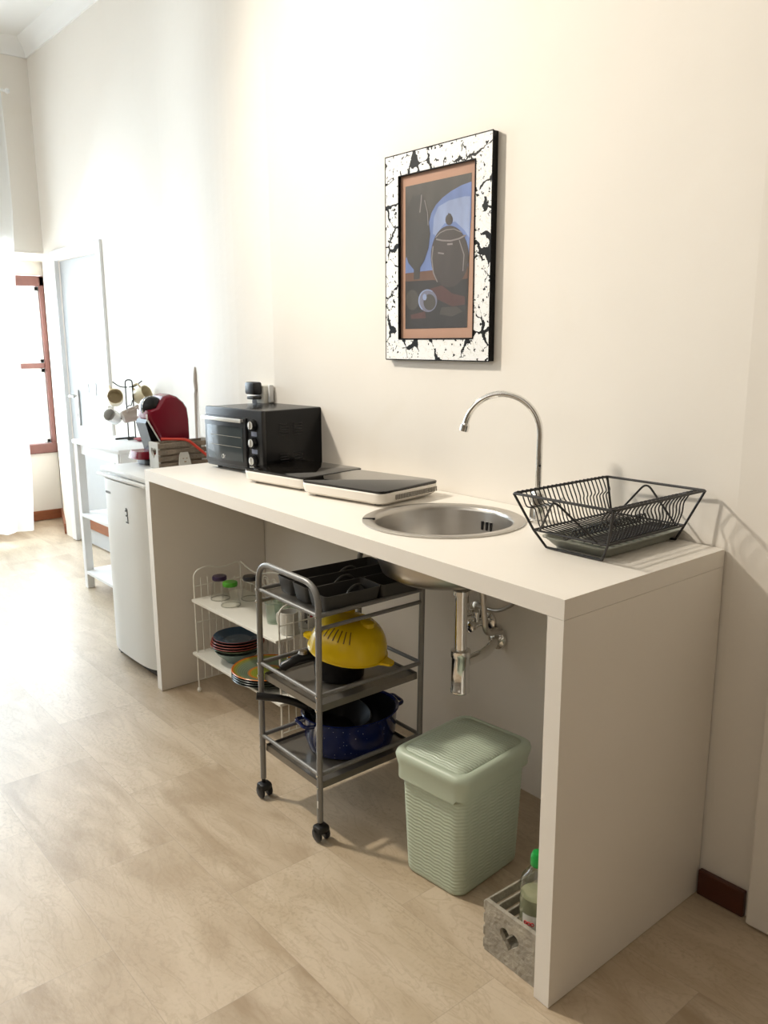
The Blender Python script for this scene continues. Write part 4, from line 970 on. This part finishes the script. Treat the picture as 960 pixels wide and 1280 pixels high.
for k, (x, y, r, lab) in enumerate(((-0.07, 0.04, 0.035, 'thin dark curved utensil arching over the left of the cutlery tray'), (0.0, -0.02, 0.036, 'dark loop handle standing in the middle of the cutlery tray'), (0.075, -0.03, 0.030, 'dark loop handle at the right side of the cutlery tray'))):
    bm = bmesh.new(); tube(bm, [(0, -r*1.6*math.cos(a*PI/12), r*1.1*math.sin(a*PI/12)) for a in range(13)], 0.0035, 8)
    p = t.location+Matrix.Rotation(math.radians(-3), 3, 'Z') @ Vector((x, y, 0.013)); p.z -= x*0.021
    tag(obj('utensil_handle', bm, mat('mid_grey_plastic', (0.09, 0.088, 0.082), 0.35), loc=p, rot=(0, 0, 0.3)), lab, 'utensil', 'looped utensils in the cutlery tray')

# ---- colander upside down over the saucepan
PX, PY = -0.958, -0.425
pz = 0.398
t = thing('saucepan', 'small black saucepan under the yellow colander on the trolley', 'saucepan', on_trolley(PX, PY, pz), rot=(0, math.radians(1.2), 0))
part('pan_body', M_blackgloss, t, lambda b: lathe(b, [(0, 0), (0.066, 0), (0.074, 0.006), (0.080, 0.075), (0.083, 0.077), (0.080, 0.079), (0.077, 0.075), (0.071, 0.009), (0, 0.005)], 40))
part('pan_lid', mat('dark_glass_lid', (0.03, 0.03, 0.03), 0.08), t, lambda b: lathe(b, [(0.081, 0.080), (0.080, 0.083), (0.05, 0.094), (0.0, 0.099), (0, 0.096), (0.05, 0.090), (0.078, 0.0795)], 40))
part('pan_handle', M_black, t, lambda b: (tube(b, [(-0.045, -0.066, 0.064), (-0.050, -0.090, 0.070), (-0.054, -0.115, 0.064), (-0.060, -0.160, 0.050), (-0.062, -0.170, 0.048)], [0.016, 0.019, 0.013, 0.014, 0.007], 10)))
part('handle_rivet', M_steel, t, lambda b: lathe(b, [(0, 0.012), (0.012, 0.008), (0.015, 0)], 16, (-0.048, -0.098, 0.080)))
t = thing('colander', 'yellow plastic colander turned upside down over the saucepan', 'colander', on_trolley(-0.908, -0.432, pz+0.101), rot=(math.radians(-3), math.radians(10), 0))
def col(b):
    R0 = 0.115
    o = [(R0, 0.0), (R0+0.004, 0.002), (R0, 0.006)]+[(R0*math.cos(a)**0.75, 0.006+0.098*math.sin(a)) for a in [k*PI/2/12 for k in range(1, 12)]]+[(0.0, 0.104)]
    i = [(0, 0.101)]+[((R0-0.003)*math.cos(a)**0.75, 0.004+0.096*math.sin(a)) for a in [k*PI/2/12 for k in range(11, 0, -1)]]+[(R0-0.003, 0.0), (R0, 0)]
    lathe(b, o+i, 48)
part('bowl', M_yellow, t, col)
for a in (0.45, 0.45+PI):
    part('ear_handle', M_yellow, t, lambda b: prism(b, [(q_*math.cos(a+e_), q_*math.sin(a+e_)) for q_, e_ in ((0.108, -0.32), (0.126, -0.17), (0.143, -0.10), (0.147, -0.04), (0.147, 0.04), (0.143, 0.10), (0.126, 0.17), (0.108, 0.32))], -0.001, 0.006), smooth=False)
M_slot = mat('dark_slot_shadow', (0.16, 0.09, 0.0), 0.5)
for k in range(7):
    a = -PI/2-0.14+k*0.17
    def slit(b):
        pts = []
        for q in (0.62, 0.75, 0.88, 1.0):
            rr_ = 0.115*math.cos(q)**0.75+0.0004; pts.append((rr_*math.cos(a), rr_*math.sin(a), 0.006+0.098*math.sin(q)))
        tube(b, pts, 0.0018, 6)
    part('drain_slot', M_slot, t, slit)
for sx in (-1, 1):
    part('foot_nub', M_yellow, t, lambda b: lathe(b, [(0.022, 0), (0.020, 0.012), (0.014, 0.015), (0, 0.015)], 14, (sx*0.045, 0.02, 0.093)))
# ---- blue roaster with black frying pan inside
qx, qy, qz = -0.955, -0.385, 0.165
rzp = math.atan2(0.34, 0.053)-PI/2
t = thing('enamel_pot', 'blue speckled enamel roasting pot on the bottom shelf of the trolley', 'pot', on_trolley(qx, qy, qz), rot=(0, math.radians(1.2), rzp)); t.scale = (0.96, 0.96, 1.0)
part('pot_body', M_enamel, t, lambda b: lathe(b, [(0, 0), (0.105, 0), (0.118, 0.008), (0.128, 0.045), (0.131, 0.113), (0.135, 0.118), (0.138, 0.120), (0.135, 0.122), (0.129, 0.118), (0.1285, 0.112)], 48, sy=1.17))
part('pot_lining', M_blackmatte, t, lambda b: lathe(b, [(0.1286, 0.115), (0.125, 0.045), (0.113, 0.012), (0, 0.005)], 48, sy=1.17))
for s in (-1, 1):
    part('pot_handle', M_enamel, t, lambda b: tube(b, fillet([(-0.038, s*0.148, 0.105), (-0.034, s*0.178, 0.108), (0.034, s*0.178, 0.108), (0.038, s*0.148, 0.105)], 0.02), 0.006, 8))
t = thing('frying_pan', 'black frying pan resting in the blue pot, handle sticking out left', 'frying pan', on_trolley(-0.962, -0.428, qz+0.102), rot=(math.radians(-6), math.radians(12), 0))
part('pan_body', M_blackmatte, t, lambda b: lathe(b, [(0, -0.038), (0.060, -0.038), (0.070, -0.030), (0.098, 0.018), (0.101, 0.020), (0.097, 0.021), (0.068, -0.027), (0.06, -0.034), (0, -0.034)], 44))
part('pan_handle', M_black, t, lambda b: tube(b, fillet([(-0.048, -0.072, 0.008), (-0.070, -0.110, 0.026), (-0.092, -0.150, 0.036), (-0.135, -0.215, 0.034)], 0.04, 6), 0.0115, 10))
part('handle_rivet', M_steel, t, lambda b: lathe(b, [(0, 0.003), (0.005, 0.002), (0.005, 0)], 10, (-0.050, -0.078, 0.022)))

# ================================================================== waste bin
t = thing('waste_bin', 'sage green plastic wicker bin with flap lid under the counter', 'bin', (-0.472, -0.377, 0), math.radians(5))
def perim(w_, d_, r, z, n=150):
    base = rrect(w_, d_, r, 0, 6); base = base+[base[0]]
    seg = [(base[i+1]-base[i]).length for i in range(len(base)-1)]; tot = sum(seg); out = []; i = 0; acc = 0
    for k in range(n):
        s_ = tot*k/n
        while acc+seg[i] < s_: acc += seg[i]; i += 1
        p = base[i].lerp(base[i+1], (s_-acc)/seg[i] if seg[i] else 0); out.append(Vector((p.x, p.y, z)))
    return out
def bn(b):
    lps = [perim(0.178, 0.238, 0.03, 0.001), perim(0.190, 0.250, 0.03, 0.004)]
    pitch = 0.0098; N_ = 29*6
    for i in range(N_+1):
        z = 0.010+i*pitch/6; f_ = z/0.30
        w_, d_ = 0.192+0.022*f_, 0.252+0.017*f_
        q = perim(w_, d_, 0.029, 0)
        env = min(1, i/4, (N_-i)/4)
        for k, v in enumerate(q):
            ph = 2*PI*(i/6)+1.1*math.sin(2*PI*k/150*26)
            amp = env*(0.0008*math.cos(ph))
            nn = Vector((v.x, v.y, 0)); e = 1+amp/nn.length
            v.x *= e; v.y *= e; v.z = z
        lps.append(q)
    lps += [perim(0.214, 0.268, 0.026, 0.300), perim(0.206, 0.260, 0.026, 0.300)]
    loft(b, lps)
part('bin_body', M_binplain, t, bn, ang=80)
def bl(b):
    lo = [rrect(0.232, 0.288, 0.03, z, 6) for z in (0.286, 0.300)]
    for lp in lo:
        for v in lp:
            if lp is lo[0]:
                v.z = 0.286-(0.0 if v.y > -0.10 else 0.016*min(1, (-0.10-v.y)/0.03)*(1 if v.x < 0.09 else 0.4))
    top = [rrect(0.246, 0.298, 0.036, 0.322, 6), rrect(0.250, 0.302, 0.038, 0.332, 6), rrect(0.246, 0.298, 0.038, 0.340, 6), rrect(0.234, 0.286, 0.034, 0.3455, 6), rrect(0.210, 0.262, 0.026, 0.348, 6), rrect(0.206, 0.258, 0.026, 0.3455, 6)]
    loft(b, lo+top)
ld = part('bin_lid', M_binplain, t, bl, ang=60)
part('lid_panel', M_binlid, ld, lambda b: loft(b, [rrect(0.204, 0.256, 0.025, 0.344, 6), rrect(0.201, 0.253, 0.025, 0.3475, 6), rrect(0.14, 0.19, 0.025, 0.3495, 6), rrect(0.08, 0.12, 0.02, 0.350, 6)]), ang=80)

# ================================================================== crate with bottle by the right panel
crate('wooden_crate', 'greywashed wooden crate with heart cutout on the floor behind the right panel', (-0.130, -0.447, 0), math.radians(-1.5), 0.150, 0.250, 0.130, M_crate, M_crate, 0.030, 0.55, 4)
t = thing('soap_bottle', 'clear plastic bottle with green cap standing in the floor crate', 'bottle', (-0.128, -0.487, 0.0105), math.radians(10))
part('bottle_body', M_bottle, t, lambda b: lathe(b, [(0, 0.001), (0.034, 0.001), (0.038, 0.006), (0.038, 0.130), (0.037, 0.150), (0.039, 0.165), (0.034, 0.185), (0.020, 0.203), (0.0135, 0.212), (0.0135, 0.222)], 32))
part('liquid', mat('cloudy_liquid', (0.50, 0.50, 0.36), 0.25, trans=0.25, ior=1.33), t, lambda b: lathe(b, [(0, 0.004), (0.034, 0.004), (0.0368, 0.008), (0.0368, 0.142), (0, 0.143)], 32))
part('cap', mat('bright_green_cap', (0.01, 0.30, 0.05), 0.3), t, lambda b: lathe(b, [(0.0155, 0.214), (0.0165, 0.216), (0.0165, 0.236), (0.012, 0.246), (0, 0.247)], 24))
def lab_(b):
    n = 14; R = 0.0392
    a0, a1 = math.radians(-110), math.radians(10)
    A = [b.verts.new((R*math.cos(a0+(a1-a0)*k/n), R*math.sin(a0+(a1-a0)*k/n), 0.045)) for k in range(n+1)]
    B = [b.verts.new((v.co.x, v.co.y, 0.108)) for v in A]
    for k in range(n): b.faces.new((A[k], A[k+1], B[k+1], B[k]))
lb = part('bottle_label', mat('label_white', (0.75, 0.74, 0.66), 0.5), t, lab_)
def lmark(b):
    R = 0.0398
    for k, a in enumerate((-96, -84, -72)):
        a = math.radians(a)
        tube(b, [(R*math.cos(a+0.09*math.cos(q*PI/5)), R*math.sin(a+0.09*math.cos(q*PI/5)), 0.088+0.0038*math.sin(q*PI/5)) for q in range(10)], 0.0011, 5, True)
part('label_mark', mat('label_red', (0.6, 0.02, 0.03), 0.5), lb, lmark)
t = thing('dark_bottle', 'small dark bottle standing low in the floor crate beside the clear one', 'bottle', (-0.165, -0.41, 0.011))
part('bottle_body', mat('dark_blue_plastic', (0.01, 0.015, 0.03), 0.25), t, lambda b: lathe(b, [(0, 0), (0.024, 0), (0.027, 0.004), (0.027, 0.05), (0.016, 0.065), (0.012, 0.07), (0.012, 0.078), (0, 0.079)], 24))
part('bottle_cap', M_black, t, lambda b: lathe(b, [(0.013, 0.076), (0.0135, 0.078), (0.0135, 0.090), (0, 0.092)], 18))
